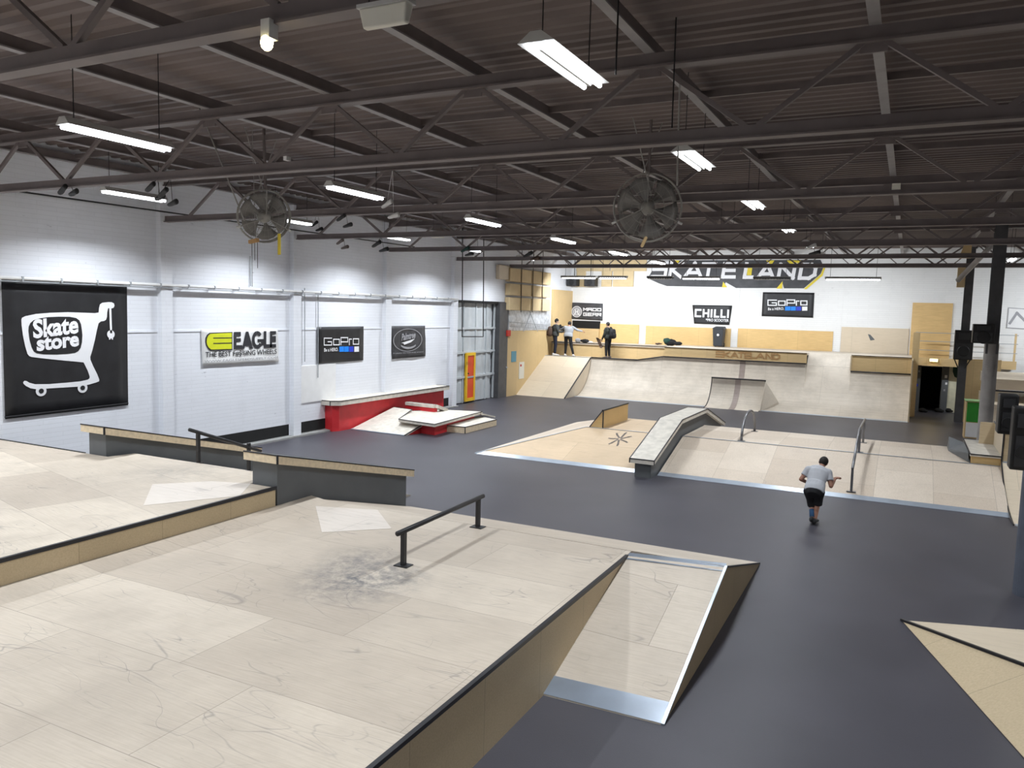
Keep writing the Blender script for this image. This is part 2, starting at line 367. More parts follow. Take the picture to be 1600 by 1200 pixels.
ORD = ['nearest the camera', 'second from the camera', 'third from the camera', 'fourth from the camera', 'fifth from the camera', 'farthest from the camera']
for i, y in enumerate(BAYS):
    tube_lamp(-2.95, y, 6.36, 'bright tube light in the right hand row, ' + ORD[i], width=.30, length=1.35)
    tube_lamp(-9.05 , y, 6.16, 'bright tube light in the middle row, ' + ORD[i])
    tube_lamp(-14.9, y, 6.34, 'bright tube light in the row along the white wall, ' + ORD[i], watts=LAMP_W*1.6)
for y, wh in ((2.06, 'beside the camera'), (-2.7, 'behind the camera'), (-7.5, 'far behind the camera')):
    for x, z, rw in ((-2.95, 6.36, 'right hand'), (-9.05, 6.16, 'middle'), (-14.9, 6.34, 'left wall')):
        tube_lamp(x, y, z, 'tube light in the %s row, %s outside the picture' % (rw, wh))
for y, wh in ((2.06, 'beside the camera'), (11.6, 'nearest the corner pyramid ramp'), (21.14, 'over the side quarter'), (30.7, 'over the far right ramp')):  # unseen lamps added to light the hall beyond the columns
    tube_lamp(8.2, y, 6.3, 'added tube light beyond the columns outside the right edge, ' + wh, watts=LAMP_W*.8)
tube_lamp(2.9, 31.3, 6.25, 'small bright tube light between the two dark columns', length=1.2, watts=LAMP_W*.5)

for y, wh in ((2.06, 'beside the camera'), (6.83, 'right of the kicker ramp'), (11.6, 'over the corner pyramid ramp'), (16.37, 'over the floor right of the skater'), (21.14, 'over the right end of the funbox')):  # unseen lamps added to brighten the right-hand sides of the ramps
    tube_lamp(3.6, y, 6.3, 'added fill light by columns outside the right edge, ' + wh, watts=LAMP_W*.6)
# ================================================================== building shell
XR, YF = 14.0, -10.0
g = G(); g.box(XL-.6, XR+.3, YF-.3, 44.5, -.15, 0); struct('floor', g, M['floor'])
# left wall with the gate opening (y 28.35..33.0, z 0..4.45)
g = G(); g.box(XL-.3, XL, YF, 28.35, 0, 7.6); g.box(XL-.3, XL, 28.35, 33.0, 4.47, 7.6); g.box(XL-.3, XL, 33.0, YB+.3, 0, 7.6)
g.box(XL-.5, XL-.32, 28.2, 33.2, 0, 4.6)
struct('wall_left', g, M['wall_left'])
# back wall with the doorway (x .62..1.50, z 0..2.08)
DX0, DX1, DZ = .60, 1.46, 2.02
g = G(); g.box(XL, DX0, YB, YB+.3, 0, 7.6); g.box(DX1, XR, YB, YB+.3, 0, 7.6); g.box(DX0, DX1, YB, YB+.3, DZ, 7.6)
struct('wall_back', g, M['wall_back'])
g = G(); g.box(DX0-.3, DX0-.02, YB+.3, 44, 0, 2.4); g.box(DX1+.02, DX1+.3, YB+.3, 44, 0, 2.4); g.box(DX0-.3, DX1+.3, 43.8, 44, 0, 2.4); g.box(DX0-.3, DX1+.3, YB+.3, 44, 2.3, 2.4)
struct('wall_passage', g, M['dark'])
g = G(); g.box(XR, XR+.3, YF, YB, 0, 7.6); struct('wall_right', g, M['wall_back'])
g = G(); g.box(XL, XR, YF-.3, YF, 0, 7.6); struct('wall_front', g, M['wall_back'])

# corrugated roof deck: ribs run along x
g = G(); pitch = .26; y = YF; prof = []
while y < YB:
    prof += [(y, ZR), (y+.09, ZR), (y+.125, ZR+.055), (y+.215, ZR+.055)]; y += pitch
prof = [(min(a, YB), b) for a, b in prof]; prof.append((YB, ZR))
g.sheet([[(XL-.2, a, b) for a, b in prof], [(XR+.2, a, b) for a, b in prof]])
g.box(XL-.3, XR+.3, YF, YB+.3, ZR+.20, ZR+.3)
struct('ceiling', g, M['roof'], normals=False)

# pilasters on the left wall, one per truss, and on the back wall
TY = [4.45, 9.22, 13.99, 18.76, 23.53, 28.25, 33.07]
n = 0
for y in [-.3]+TY[:6]:
    n += 1; g = G(); g.box(XL, XL+.16, y-.17, y+.17, 0, 7.1); struct('trim_%d' % n, g, M['wall_left'])
for x in (-12.8, -7.95, -3.1, 1.95, 6.8):
    n += 1; g = G(); g.box(x-.16, x+.16, YB-.015, YB, 0, 7.2); struct('trim_%d' % n, g, M['wall_back'])
# ledge seam along the left wall (z 3.33) and the window heads
for a, b in zip([-9]+TY[:5], [4.3]+TY[1:6]):
    n += 1; g = G(); g.box(XL, XL+.022, a+.2, b-.2, 3.31, 3.36); struct('trim_%d' % n, g, M['wall_left'])
# near-black strips paint the recess shade at the left wall's foot, kerb in front
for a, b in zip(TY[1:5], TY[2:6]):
    n += 1; g = G(); g.box(XL, XL+.012, a+.22, b-.22, .06, .40); struct('recess_shade_left_%d' % n, g, M['dark'])
g = G(); g.box(XL, XL+.28, 9, 28.4, 0, .05); struct('trim_kerb', g, M['concrete'])

# conduit along the left wall
t = thing('conduit_pipe', 'long grey conduit pipe clipped along the upper left wall', 'pipe', (XL+.08, 10, 4.5))
g = G(); g.cyl((XL+.21, 2, 4.5), (XL+.21, 28.3, 4.5), .04, 8); part('pipe_run', g, M['white'], t, smooth=True)
g = G(); g.cyl((XL+.20, 2, 4.43), (XL+.20, 28.3, 4.43), .015, 6); part('cable', g, M['gate_rail'], t)
for k in range(26):
    g = G(); y = 6+k*.86; g.box(XL, XL+.26, y-.02, y+.02, 4.45, 4.54); part('pipe_clip', g, M['gate_rail'], t)
for px, a, b in ((391, 400, 447), (476, 450, 565), (497, 455, 590)):
    p0, p1 = PX(px, a, XL+.06), PX(px, b, XL+.06)
    g = G(); g.tube([p0, (p0.x, p0.y+.01, p1.z)], .014, 6)
    tag(part('wall_cable', g, M['gate_rail']), {391: 'thin grey cable hanging above the banner with the yellow shape', 476: 'thin grey cable dropping left of the black banner with blue squares', 497: 'longer thin grey cable dropping beside the white blank panel'}[px], 'cable')
# upper cable strung near the roof along the left wall
g = G(); ca, cb = PX(150, 316, XL+.25), PX(550, 372, XL+.25); g.tube([ca.lerp(cb, q) for q in (-.8, -.4, 0, .25, .5, .75, 1, 1.4)], .020, 6)
tag(part('strung_cable', g, M['black_steel']), 'dark cable strung along under the roof beside the left wall', 'cable')

# gate in the left wall: panels, rails, posts, the red wicket door
t = thing('sliding_gate', 'pale sheet metal gate with horizontal rails in the left wall', 'gate', (XL-.15, 30.7, 0))
zs = [0.05, 1.15, 2.22, 3.27, 4.45]
for a, b in zip(zs, zs[1:]):
    g = G(); x = XL-.20; y = 28.4; rows = [[], []]
    k = 0
    while y <= 32.2:
        d = (0, .035, .035, 0)[k % 4]; rows[0].append((x+d, y, a)); rows[1].append((x+d, y, b)); y += (.25, .05, .25, .05)[k % 4]; k += 1
    g.sheet(rows, (-.04, 0, 0)); part('gate_panel', g, M['gate'], t)
for z in zs[1:4]:
    g = G(); g.box(XL-.22, XL-.12, 28.4, 32.3, z-.045, z+.045); part('gate_rail', g, M['gate'], t)
for y in (28.42, 29.45, 30.5, 31.5, 32.25):
    g = G(); g.box(XL-.21, XL-.13, y-.03, y+.03, .03, 4.45); part('gate_post', g, M['gate'], t)
g = G(); g.box(XL-.28, XL+.02, 28.36, 33.0, 4.36, 4.47); part('gate_lintel', g, M['dark'], t)
t = thing('wicket_door', 'narrow orange red door with yellow frame set in the pale gate', 'door', (XL-.1, 29.95, 0))
y0, y1 = 29.58, 30.40
g = G(); g.box(XL-.13, XL-.09, y0+.12, y1-.12, .2, 2.1); dl = part('door_leaf', g, M['door_red'], t)
g = G(); g.box(XL-.14, XL-.06, y0, y0+.13, .08, 2.2); g.box(XL-.14, XL-.06, y1-.13, y1, .08, 2.2); g.box(XL-.14, XL-.06, y0+.13, y1-.13, 2.08, 2.2); g.box(XL-.14, XL-.06, y0+.13, y1-.13, .08, .22)
part('door_frame', g, M['door_yellow'], t)
g = G(); g.box(XL-.09, XL-.07, y0+.12, y1-.12, 1.10, 1.17); part('push_bar', g, M['gate_rail'], dl)
g = G(); g.cyl((XL-.09, y0+.2, 1.3), (XL-.04, y0+.2, 1.3), .03, 8); part('door_handle', g, M['black_steel'], dl)
g = G(); g.box(XL-.25, XL+.10, 32.3, 33.15, 0, 4.45); tag(part('gate_jamb_post', g, M['col']), 'wide dark grey post between the pale gate and the plywood wall', 'post')
# square hoop of steel tube hanging in front of the gate
p = [PX(722, 404, XL+.5), PX(722, 526, XL+.5), PX(755, 526, XL+.5), PX(755, 404, XL+.5)]
g = G()
p[0].z = p[3].z = ZR+.02
for a, b in zip(p, p[1:]): g.cyl(a, b, .022, 8)
tag(part('hanging_hoop', g, M['black_steel']), 'tall thin steel hoop hanging in front of the gate', 'hoop')
g = G(); a, b = PX(469, 572, XL+.02), PX(524, 630, XL+.02); g.box(XL, XL+.03, a.y, b.y, 1.0, a.z)
tag(part('blank_panel', g, M['white'], bevel=.005), 'plain white board screwed to the wall above the red ledge end', 'panel')

# plywood wall beyond the gate with signs
g = G(); g.box(XL, XL+.10, 33.15, 38.3, 0, 3.12); g.box(XL, XL+.10, 38.3, YB, 2.5, 5.25)
struct('wall_plywood', g, M['tan_ply'])
def wallsign(name, pa, pb, mat, label, cat='sign', x=XL+.10, d=.02):
    a, b = PX(*pa, x), PX(*pb, x); g = G(); g.box(x, x+d, a.y, b.y, min(a.z, b.z), max(a.z, b.z))
    return tag(part(name, g, mat), label, cat)
wallsign('blue_sign', (799, 549), (806, 565), M['teal'], 'small blue notice on the plywood wall')
s = wallsign('white_sign', (811, 566), (818, 591), M['offwhite'], 'narrow white notice with a red mark on the plywood wall')
a = PX(814, 571, XL+.125); g = G(); g.box(XL+.12, XL+.126, a.y-.08, a.y+.08, a.z-.05, a.z+.05); part('red_mark', g, M['red_small'], s)
wallsign('alarm_box', (791, 516), (796, 525), M['red_small'], 'small red alarm box at the left edge of the plywood wall', 'alarm', d=.07)
wallsign('grey_notice', (790, 573), (792, 575), M['gate_rail'], 'tiny grey switch low beside the gate post', 'switch', d=.04)
# plastic sheeting with poles above the plywood wall
t = thing('plastic_sheeting', 'wrinkled translucent plastic sheeting above the plywood wall', 'plastic sheet', (XL+.1, 35.6, 3.12))
rows = []
for j in range(7):
    rows.append([(XL+.06+.05*mnoise.noise((k*.7, j*.9, 3)), 33.3+k*.16, 3.12+j*.17) for k in range(31)])
g = G(); g.sheet(rows); part('sheeting', g, M['plastic_sheet'], t, smooth=True)
for a, b in (((821, 470), (840, 518)), ((836, 470), (818, 518)), ((797, 503), (856, 508)), ((797, 510), (856, 514))):
    g = G(); g.cyl(PX(*a, XL+.17), PX(*b, XL+.17), .018, 6); part('pole', g, M['gate_rail'], t)

# acoustic panels stacked on the left wall above
cols = [797, 814.5, 831.5, 847.5, 861.5]
for r, (pt, pb) in enumerate(((416, 441), (444, 463.5), (466, 487))):
    for c in range(4):
        ya, yb = PX(cols[c], 450, XL+.3).y+.04, PX(cols[c+1], 450, XL+.3).y-.04
        zt, zb = [(6.08, 5.42), (5.36, 4.78), (4.72, 4.08)][r]
        g = G(); g.box(XL+.02, XL+.28, ya, yb, zb+.02, zt-.02)
        tag(part('acoustic_panel', g, M['acoustic'], bevel=.02), 'tan acoustic panel, %s row above the plastic sheeting, %s' % (('top', 'middle', 'bottom')[r], ('first from gate', 'second from gate', 'second from corner', 'nearest corner')[c]), 'panel', 'acoustic panels on the left wall')
g = G(); g.box(XL+.02, XL+.2, 31.95, 33.2, 5.5, 6.15); tag(part('acoustic_panel', g, M['bank'], bevel=.02), 'panel coloured pale as if lit, above the gate, left of the tan block', 'panel')  # paler material than its neighbours puts the lamplight into its colour
for px in (815, 833, 848):
    a = PX(px, 418, XL+.31); b = PX(px-1, 488, XL+.31); g = G(); g.tube([(a.x, a.y, ZR+.02), b], .018, 6)
    tag(part('panel_cable', g, M['black_steel']), {815: 'black strap hanging over the tan panels, nearest the gate', 833: 'black strap hanging over the middle of the tan panels', 848: 'black strap hanging over the tan panels, nearest the corner'}[px], 'strap')

# ------------------------------------------------------------------ back wall fittings
def bbox(px0, py0, px1, py1, y=YB): a, b = PY(px0, py0, y), PY(px1, py1, y); return a.x, b.x, b.z, a.z
n = 0
for x0, x1, z0, z1, mt in ((-15.2, -12.98, 2.45, 3.50, 'yellow_ply'), (-12.6, -8.13, 2.45, 3.46, 'yellow_ply'), (-7.77, -3.28, 2.45, 3.48, 'yellow_ply'), (-2.92, -.02, 2.45, 3.72, 'bank')):
    g = G(); g.box(x0, x1, YB-.05, YB, z0, z1)
    tag(part('wall_board', g, M[mt]), ('honey plywood board low on the white back wall nearest the left corner', 'worn honey plywood board behind the pile of dark bags', 'honey plywood board right of the wheelie bin', 'pale scuffed plywood board with a dark mark at the right of the back wall')[n], 'board'); n += 1
g = G(); g.box(.05, 1.68, YB-.06, YB, 2.35, 4.93); tag(part('tall_wall_board', g, M['yellow_ply']), 'tall honey plywood board behind the thin railing over the doorway', 'board')
p = [PY(*q, YB-.056) for q in ((1356, 522), (1360, 523), (1367, 531), (1360, 532))]
g = G(); g.prism(p, (0, .005, 0)); tag(part('dark_patch', g, M['grey_paint']), 'slanted dark grey patch on the pale scuffed board', 'patch')
g = G(); g.box(-16.85, -15.2, YB-.03, YB, 3.2, 3.62); tag(part('slot_shade_panel', g, M['dark']), 'black panel painted as the shade in a corner slot of the back wall', 'opening')  # flat black board, the shade inside the slot is put into its colour
g = G(); g.box(-16.85, -15.2, YB-.25, YB, 2.45, 3.2); tag(part('corner_ledge', g, M['tan_ply']), 'low plywood counter under the dark slot in the corner', 'ledge')
for (q0, q1, lab) in (((940, 430), (955, 448), 'narrow tan panel high on the back wall right of the second black speaker'), ((958, 430), (989, 448), 'wide tan panel high on the back wall, rightmost of the row'), ((901, 430), (914, 448), 'small tan panel high on the back wall between the two black speakers')):
    x0, x1, z0, z1 = bbox(*q0, *q1, YB-.1)
    g = G(); g.box(x0, x1, YB-.12, YB, z0, z1+.25); tag(part('acoustic_panel', g, M['acoustic'], bevel=.02), lab, 'panel')
for x0, x1, nm in ((-16.7, -14.75, 'left'), (-14.7, -12.7, 'right')):
    g = G(); g.box(x0, x1, YB-.10, YB, 6.35, 6.95); tag(part('acoustic_panel', g, M['acoustic'], bevel=.02), 'long yellowish panel close under the roof at the back, the %s one' % nm, 'panel')
def cabinet(name, x0, x1, y0, y1, z0, z1, label, face='y', group=None):
    t = thing(name, label, 'speaker', ((x0+x1)/2, (y0+y1)/2, z0), group)
    g = G(); g.box(x0, x1, y0, y1, z0, z1); cb = part('cabinet', g, M['speaker'], t, bevel=.015)
    g = G(); g.box(x0+.03, x1-.03, y0-.015, y0, z0+.04, z1-.04); part('grille', g, M['cone'], cb)
    g = G(); cx, cz = (x0+x1)/2, z0+(z1-z0)*.4; r = min(x1-x0, z1-z0)*.32
    g.cyl((cx, y0-.014, cz), (cx, y0-.03, cz), r, 20, r*.9); part('driver', g, M['speaker'], cb)
    g = G(); g.box(cx-.12, cx+.12, y0-.03, y0-.012, z1-.16, z1-.08); part('horn', g, M['speaker'], cb)
    return t
cabinet('wall_speaker', -17.0+.08, -16.35, 40.1, 40.6, 5.50, 6.0, 'black speaker box high in the back left corner, nearer the corner')
cabinet('wall_speaker', -15.9, -15.28, 40.1, 40.6, 5.50, 6.0, 'black speaker box hung on a rod high on the back wall')
g = G(); g.cyl((-15.6, 40.3, 6.0), (-15.6, 40.3, 7.2), .02, 6); tag(part('hanging_rod', g, M['black_steel']), 'thin rod holding the black speaker box near the roof', 'rod')
g = G(); g.cyl((-16.55, 40.3, 6.0), (-16.55, 40.3, 7.2), .02, 6); tag(part('hanging_rod', g, M['black_steel']), 'thin rod above the speaker box nearest the corner', 'rod')

# louvre lights lighting the back wall
lv = [(878, 932, 'over the small black speakers', 1), (936, 980, 'left of the big painted lettering', 1), (1012, 1052, 'over the first letters', 0), (1066, 1126, 'over the middle letters of the painted name', 1), (1178, 1236, 'over the last letters', 0), (1290, 1378, 'right of the painted name', 1)]
for px0, px1, where, lit in lv:
    yy = 36.5; a, b = PY(px0, 425, yy), PY(px1, 426, yy); z = 5.78
    t = thing('wall_washer_light', 'long louvred lamp hanging before the back wall, ' + where, 'ceiling light', ((a.x+b.x)/2, yy, z), 'louvred lamps before the back wall')
    g = G(); g.box(a.x, b.x, yy-.13, yy+.13, z+.04, z+.10); part('lamp_body', g, M['housing'], t)
    g = G(); 
    for s in (-1, 1): g.box(a.x, b.x, yy+s*.13-.008, yy+s*.13+.008, z, z+.06)
    k = a.x+.05
    while k < b.x: g.box(k, k+.012, yy-.12, yy+.12, z-.03, z+.03); k += .12
    part('louvre', g, M['grey_paint'] if not lit else M['housing'], t)
    g = G(); g.cyl((a.x+.05, yy, z-.02), (b.x-.05, yy, z-.02), .03, 8); part('lamp_tube', g, M['tube'] if lit else M['white'], t)
    for s in (a.x+.2, b.x-.2):
        g = G(); g.cyl((s, yy, z+.1), (s, yy, ZR+.02), .008, 5); part('suspension_wire', g, M['black_steel'], t)
    area('lamp_light', ((a.x+b.x)/2, yy+.1, z-.06), b.x-a.x, .2, WASH_W if lit else WASH_W*.35, rot=(math.radians(38), 0, 0), parent=t)
yy = 36.5
t = thing('wall_washer_light', 'long louvred lamp beyond the columns on the far right', 'ceiling light', (6.5, yy, 5.78), 'louvred lamps before the back wall')
g = G(); g.box(5.4, 7.6, yy-.13, yy+.13, 5.82, 5.88); part('lamp_body', g, M['housing'], t)
g = G(); g.cyl((5.45, yy, 5.8), (7.55, yy, 5.8), .018, 8); part('lamp_tube', g, M['tube'], t)
area('lamp_light', (6.5, yy+.1, 5.72), 2.2, .2, WASH_W*1.6, rot=(math.radians(38), 0, 0), parent=t)

# ================================================================== flat writing helpers
GLY = {'G': [[(1,1),(0,1),(0,0),(1,0),(1,.48),(.5,.48)]], 'O': [[(0,0),(0,1),(1,1),(1,0),(0,0)]], 'P': [[(0,0),(0,1),(1,1),(1,.4),(0,.4)]],
 'r': [[(0,0),(0,1),(.9,1)]], 'M': [[(0,0),(0,1),(.5,.45),(1,1),(1,0)]], 'a': [[(0,0),(0,1),(1,1),(1,0)],[(0,.45),(1,.45)]], 'D': [[(0,0),(0,1),(1,1),(1,0),(0,0)]],
 'E': [[(1,1),(0,1),(0,0),(1,0)],[(0,.5),(.9,.5)]], 'R': [[(0,0),(0,1),(1,1),(1,.45),(0,.45)],[(.5,.45),(1,0)]], 'S': [[(1,1),(0,1),(0,.52),(1,.52),(1,0),(0,0)]],
 'K': [[(0,0),(0,1)],[(1,1),(.1,.5),(1,0)]], 'A': [[(0,0),(.5,1),(1,0)],[(.25,.3),(.75,.3)]], 'T': [[(0,1),(1,1)],[(.5,0),(.5,1)]], 'L': [[(0,1),(0,0),(1,0)]],
 'N': [[(0,0),(0,1),(1,0),(1,1)]], 'C': [[(1,1),(0,1),(0,0),(1,0)]], 'H': [[(0,0),(0,1)],[(1,0),(1,1)],[(0,.5),(1,.5)]], 'I': [[(0,0),(0,1)]],
 'd': [[(0,0),(0,1),(.65,1),(1,.75),(1,.25),(.65,0),(0,0)]], 't': [[(.5,0),(.5,.8)],[(0,1),(1,1)]]}
def stroke(g, pts, wd, fr):
    for (a, b) in zip(pts, pts[1:]):
        a, b = Vector(a), Vector(b); d = (b-a)
        if d.length < 1e-6: continue
        d = d.normalized()*wd/2; nn = Vector((-d.y, d.x))
        g.face([fr(*(a-d-nn)), fr(*(b+d-nn)), fr(*(b+d+nn)), fr(*(a-d+nn))])
def letters(g, specs, fr, wd, slant=0):
    """specs: (glyph, u0, u1, v0, v1)"""
    for ch, u0, u1, v0, v1 in specs:
        for pl in GLY[ch]:
            stroke(g, [(u0+(u1-u0)*p[0]+slant*(v1-v0)*p[1], v0+(v1-v0)*p[1]) for p in pl], wd, fr)
def spread(word, u0, u1, v0, v1, gap, widths={}):
    ws = [widths.get(c, 1.0) for c in word]; tot = sum(ws)+gap*(len(word)-1); k = (u1-u0)/tot; out = []; u = u0
    for c, wv in zip(word, ws): out.append((c, u, u+wv*k, v0, v1)); u += (wv+gap)*k
    return out
def font_text(g, txt, u0, u1, v0, v1, fr, bold=0, shear=0, tilt=0):
    cu = bpy.data.curves.new('t', 'FONT'); cu.body = txt; cu.offset = bold; cu.shear = shear; cu.resolution_u = 3
    o = bpy.data.objects.new('t', cu); C.objects.link(o); bpy.context.view_layer.update()
    me = bpy.data.meshes.new_from_object(o.evaluated_get(bpy.context.evaluated_depsgraph_get()))
    xs = [v.co.x for v in me.vertices]; ys = [v.co.y for v in me.vertices]
    ax, bx, ay, by = min(xs), max(xs), min(ys), max(ys)
    vs = []
    for v in me.vertices:
        u = u0+(v.co.x-ax)/(bx-ax)*(u1-u0); vv = v0+(v.co.y-ay)/(by-ay)*(v1-v0)+tilt*(u-u0); vs.append(g.b.verts.new(fr(u, vv)))
    for p in me.polygons:
        try: g.b.faces.new([vs[i] for i in p.vertices])
        except ValueError: pass
    bpy.data.objects.remove(o); bpy.data.curves.remove(cu); bpy.data.meshes.remove(me)
def disc(g, u, v, r, fr, n=24, r0=0, ru=None):
    ru = ru or 1
    P = [(u+ru*r*math.cos(2*math.pi*i/n), v+r*math.sin(2*math.pi*i/n)) for i in range(n)]
    if r0:
        Q = [(u+ru*r0*math.cos(2*math.pi*i/n), v+r0*math.sin(2*math.pi*i/n)) for i in range(n)]
        for i in range(n): g.face([fr(*P[i]), fr(*P[(i+1) % n]), fr(*Q[(i+1) % n]), fr(*Q[i])])
    else: g.face([fr(*p) for p in P])
def FL(off): return lambda u, v: Vector((XL+off, u, v))      # left wall frame: u = y, v = z
def FB(off): return lambda u, v: Vector((u, YB-off, v))      # back wall frame: u = x, v = z
def LP(px, py): p = PX(px, py, XL+.03); return (p.y, p.z)
def BP(px, py): p = PY(px, py, YB-.03); return (p.x, p.z)
def decal(name, g, mat, parent):
    # each stroke a hair in front of the one before, so that crossing strokes do not share a plane
    xs = [v.co.x for v in g.b.verts]; n = Vector((.0005, 0, 0)) if max(xs)-min(xs) < .05 else Vector((0, -.0005, 0))
    for i, f in enumerate(g.b.faces):
        if len(f.verts) == 4 and all(len(v.link_faces) == 1 for v in f.verts):
            for v in f.verts: v.co += n*(i % 9)
    return part(name, g, mat, parent, normals=False)
def banner(name, quad, F, off, mat, label, cat='banner', wrinkle=.012, n=10):
    """a hung cloth or board from its four corners (u,v): tl, tr, br, bl"""
    t = thing(name, label, cat, F(off)((quad[3][0]+quad[2][0])/2, min(quad[2][1], quad[3][1])))
    tl, tr, br, bl = [Vector(q) for q in quad]; rows = []
    f0 = F(off)
    for i in range(n+1):
        r = []
        for j in range(n+1):
            a = tl.lerp(tr, j/n); b = bl.lerp(br, j/n); q = a.lerp(b, i/n)
            e = wrinkle*mnoise.noise((j*.5, i*.35, len(label)))*(1 if 0 < i else .2)
            r.append(F(off*.72+e*.22)(q.x, q.y))
        rows.append(r)
    g = G(); th = F(0)(0, 0)-F(.008)(0, 0)
    g.sheet(rows, th); part('banner_cloth', g, mat, t, smooth=True)
    return t

# ---- skate store banner: the trolley on a board
q = [LP(2, 435), LP(198, 444), LP(200, 633), LP(8, 655)]
t = banner('trolley_banner', q, FL, .05, M['banner_black'], 'big black banner with white shopping trolley on skateboard wheels', wrinkle=.02)
F1, F2, F3 = FL(.050), FL(.056), FL(.062)
def K(x, y): return LP(20+x*170/1200, 460+y*170/1200)
body = [(88,280),(95,258),(130,240),(250,215),(400,203),(600,196),(800,203),(900,206),(940,200),(945,150),(955,110),(980,92),(1050,84),(1085,86),(1110,100),(1116,125),(1105,148),(1080,155),(1045,152),(1035,200),(1032,250),(1022,280),(1000,293),(965,298),(940,318),(920,400),(900,500),(870,620),(848,690),(850,720),(880,790),(925,880),(948,940),(945,958),(910,972),(830,995),(700,1018),(500,1030),(350,1040),(250,1045),(190,1035),(140,1010),(112,985),(108,968),(122,952),(145,955),(180,975),(240,990),(400,988),(600,972),(740,958),(820,940),(840,925),(842,905),(820,840),(775,750),(700,742),(500,724),(300,702),(200,690),(175,680),(155,655),(130,570),(105,450),(90,340)]
g = G(); g.face([F1(*K(*p)) for p in body]); 
# the body outline is folded in two simple pieces by triangulation
decal('trolley_print', g, M['ink_white'], t)
hole = [(165,400),(168,355),(185,315),(220,285),(280,265),(380,250),(500,245),(620,247),(690,260),(725,285),(745,330),(755,400),(760,450),(755,530),(740,590),(715,625),(680,645),(600,655),(480,662),(330,660),(260,650),(225,630),(200,580),(178,500)]
g = G(); g.face([F2(*K(*p)) for p in hole]); decal('trolley_window_print', g, M['banner_black'], t)
g = G()
for x, y in ((305, 1065), (762, 1030)):
    g = G(); disc(g, *K(x, y), .115, F2, 24, 0, 1.05); wp = decal('wheel_print', g, M['ink_white'], t)
    g = G(); disc(g, *K(x, y), .055, F3, 18, 0, 1.05); decal('wheel_hub_print', g, M['banner_black'], wp)
g = G(); stroke(g, [K(1066, 130), K(1076, 415)], .055, F2); disc(g, *K(1074, 440), .10, F2); stroke(g, [K(1060, 455), K(1060, 490)], .035, F2); stroke(g, [K(1090, 455), K(1090, 490)], .035, F2)
decal('plug_print', g, M['ink_white'], t)
g = G(); a, b = K(215, 480), K(715, 385); font_text(g, 'Skate', a[0], b[0], a[1]-.02, a[1]+.40, F3, bold=.035, tilt=.10)
a, b = K(255, 625), K(722, 540); font_text(g, 'store', a[0], b[0], a[1]-.01, a[1]+.30, F3, bold=.04, tilt=.09)
decal('lettering', g, M['ink_white'], t)
g = G(); p0, p1 = LP(8, 652), LP(200, 630); g.cyl(FL(.03)(*p0), FL(.03)(*p1), .022, 8); part('bottom_rod', g, M['black_steel'], t)

# ---- yellow/black wheels banner
q = [LP(314, 514), LP(433.5, 515), LP(435, 565), LP(316, 572)]
t = banner('wheels_banner', q, FL, .06, M['white'], 'white vinyl banner with a yellow rounded shape and thick black capitals', wrinkle=.06)
def K(x, y): return LP(310+x*130/1600, 510+y*70/862)
F1, F2, F3 = FL(.058), FL(.064), FL(.070)
sh = lambda o: [(640-0,105+o*0),(640,455),(220,470-o),(165,430),(130,370),(118,300),(122,220),(150,160),(200,122)]
g = G(); g.face([F1(*K(*p)) for p in sh(0)]); decal('shape_outline_print', g, M['ink_black'], t)
g = G(); g.face([F2(*K(*p)) for p in [(625,122),(625,432),(228,445),(180,405),(150,350),(142,295),(150,230),(172,178),(212,142)]]); decal('yellow_shape_print', g, M['ink_yellow'], t)
g = G(); stroke(g, [K(275, 222), K(625, 218)], .025, F3); stroke(g, [K(275, 326), K(625, 318)], .025, F3)
L5 = {'E1': [[(665,105),(800,103),(800,185),(715,187),(715,228),(800,226),(800,292),(715,295),(715,362),(830,360),(830,435),(665,440)]],
      'A': [[(822,430),(895,100),(945,98),(1035,428),(968,430),(958,375),(880,378),(868,430)]],
      'L': [[(1240,90),(1290,90),(1290,345),(1395,343),(1395,408),(1240,412)]],
      'E2': [[(1360,90),(1478,88),(1478,152),(1405,155),(1405,185),(1475,184),(1475,300),(1400,302),(1400,340),(1478,340),(1478,404),(1360,408)]]}
for pl in L5.values():
    for p in pl: g.face([F2(*K(*v)) for v in p])
P = []
import math as _m
outer = [(1115+105*_m.cos(_m.radians(a)), 258-170*_m.sin(_m.radians(a))) for a in range(40, 331, 15)]
inner = [(1115+52*_m.cos(_m.radians(a)), 258-98*_m.sin(_m.radians(a))) for a in range(40, 331, 15)]
for i in range(len(outer)-1): g.face([F2(*K(*outer[i])), F2(*K(*outer[i+1])), F2(*K(*inner[i+1])), F2(*K(*inner[i]))])
g.face([F2(*K(*p)) for p in [(1120,245),(1245,243),(1245,350),(1190,380),(1185,300),(1120,302)]])
a, b = K(120, 605), K(1490, 535)
font_text(g, 'THE BEST F#$%ING WHEELS', a[0], b[0], a[1]-.01, a[1]+.16, F2, bold=.012, tilt=(b[1]-a[1])/(b[0]-a[0]))
decal('lettering', g, M['ink_black'], t)
g = G(); a, b = K(100, 700), K(1510, 615)
font_text(g, 'WWW.EAGLESPEEDSUPPLY.COM', a[0], b[0], a[1], a[1]+.07, F2, tilt=(b[1]-a[1])/(b[0]-a[0])); decal('lettering', g, M['ink_grey'], t)

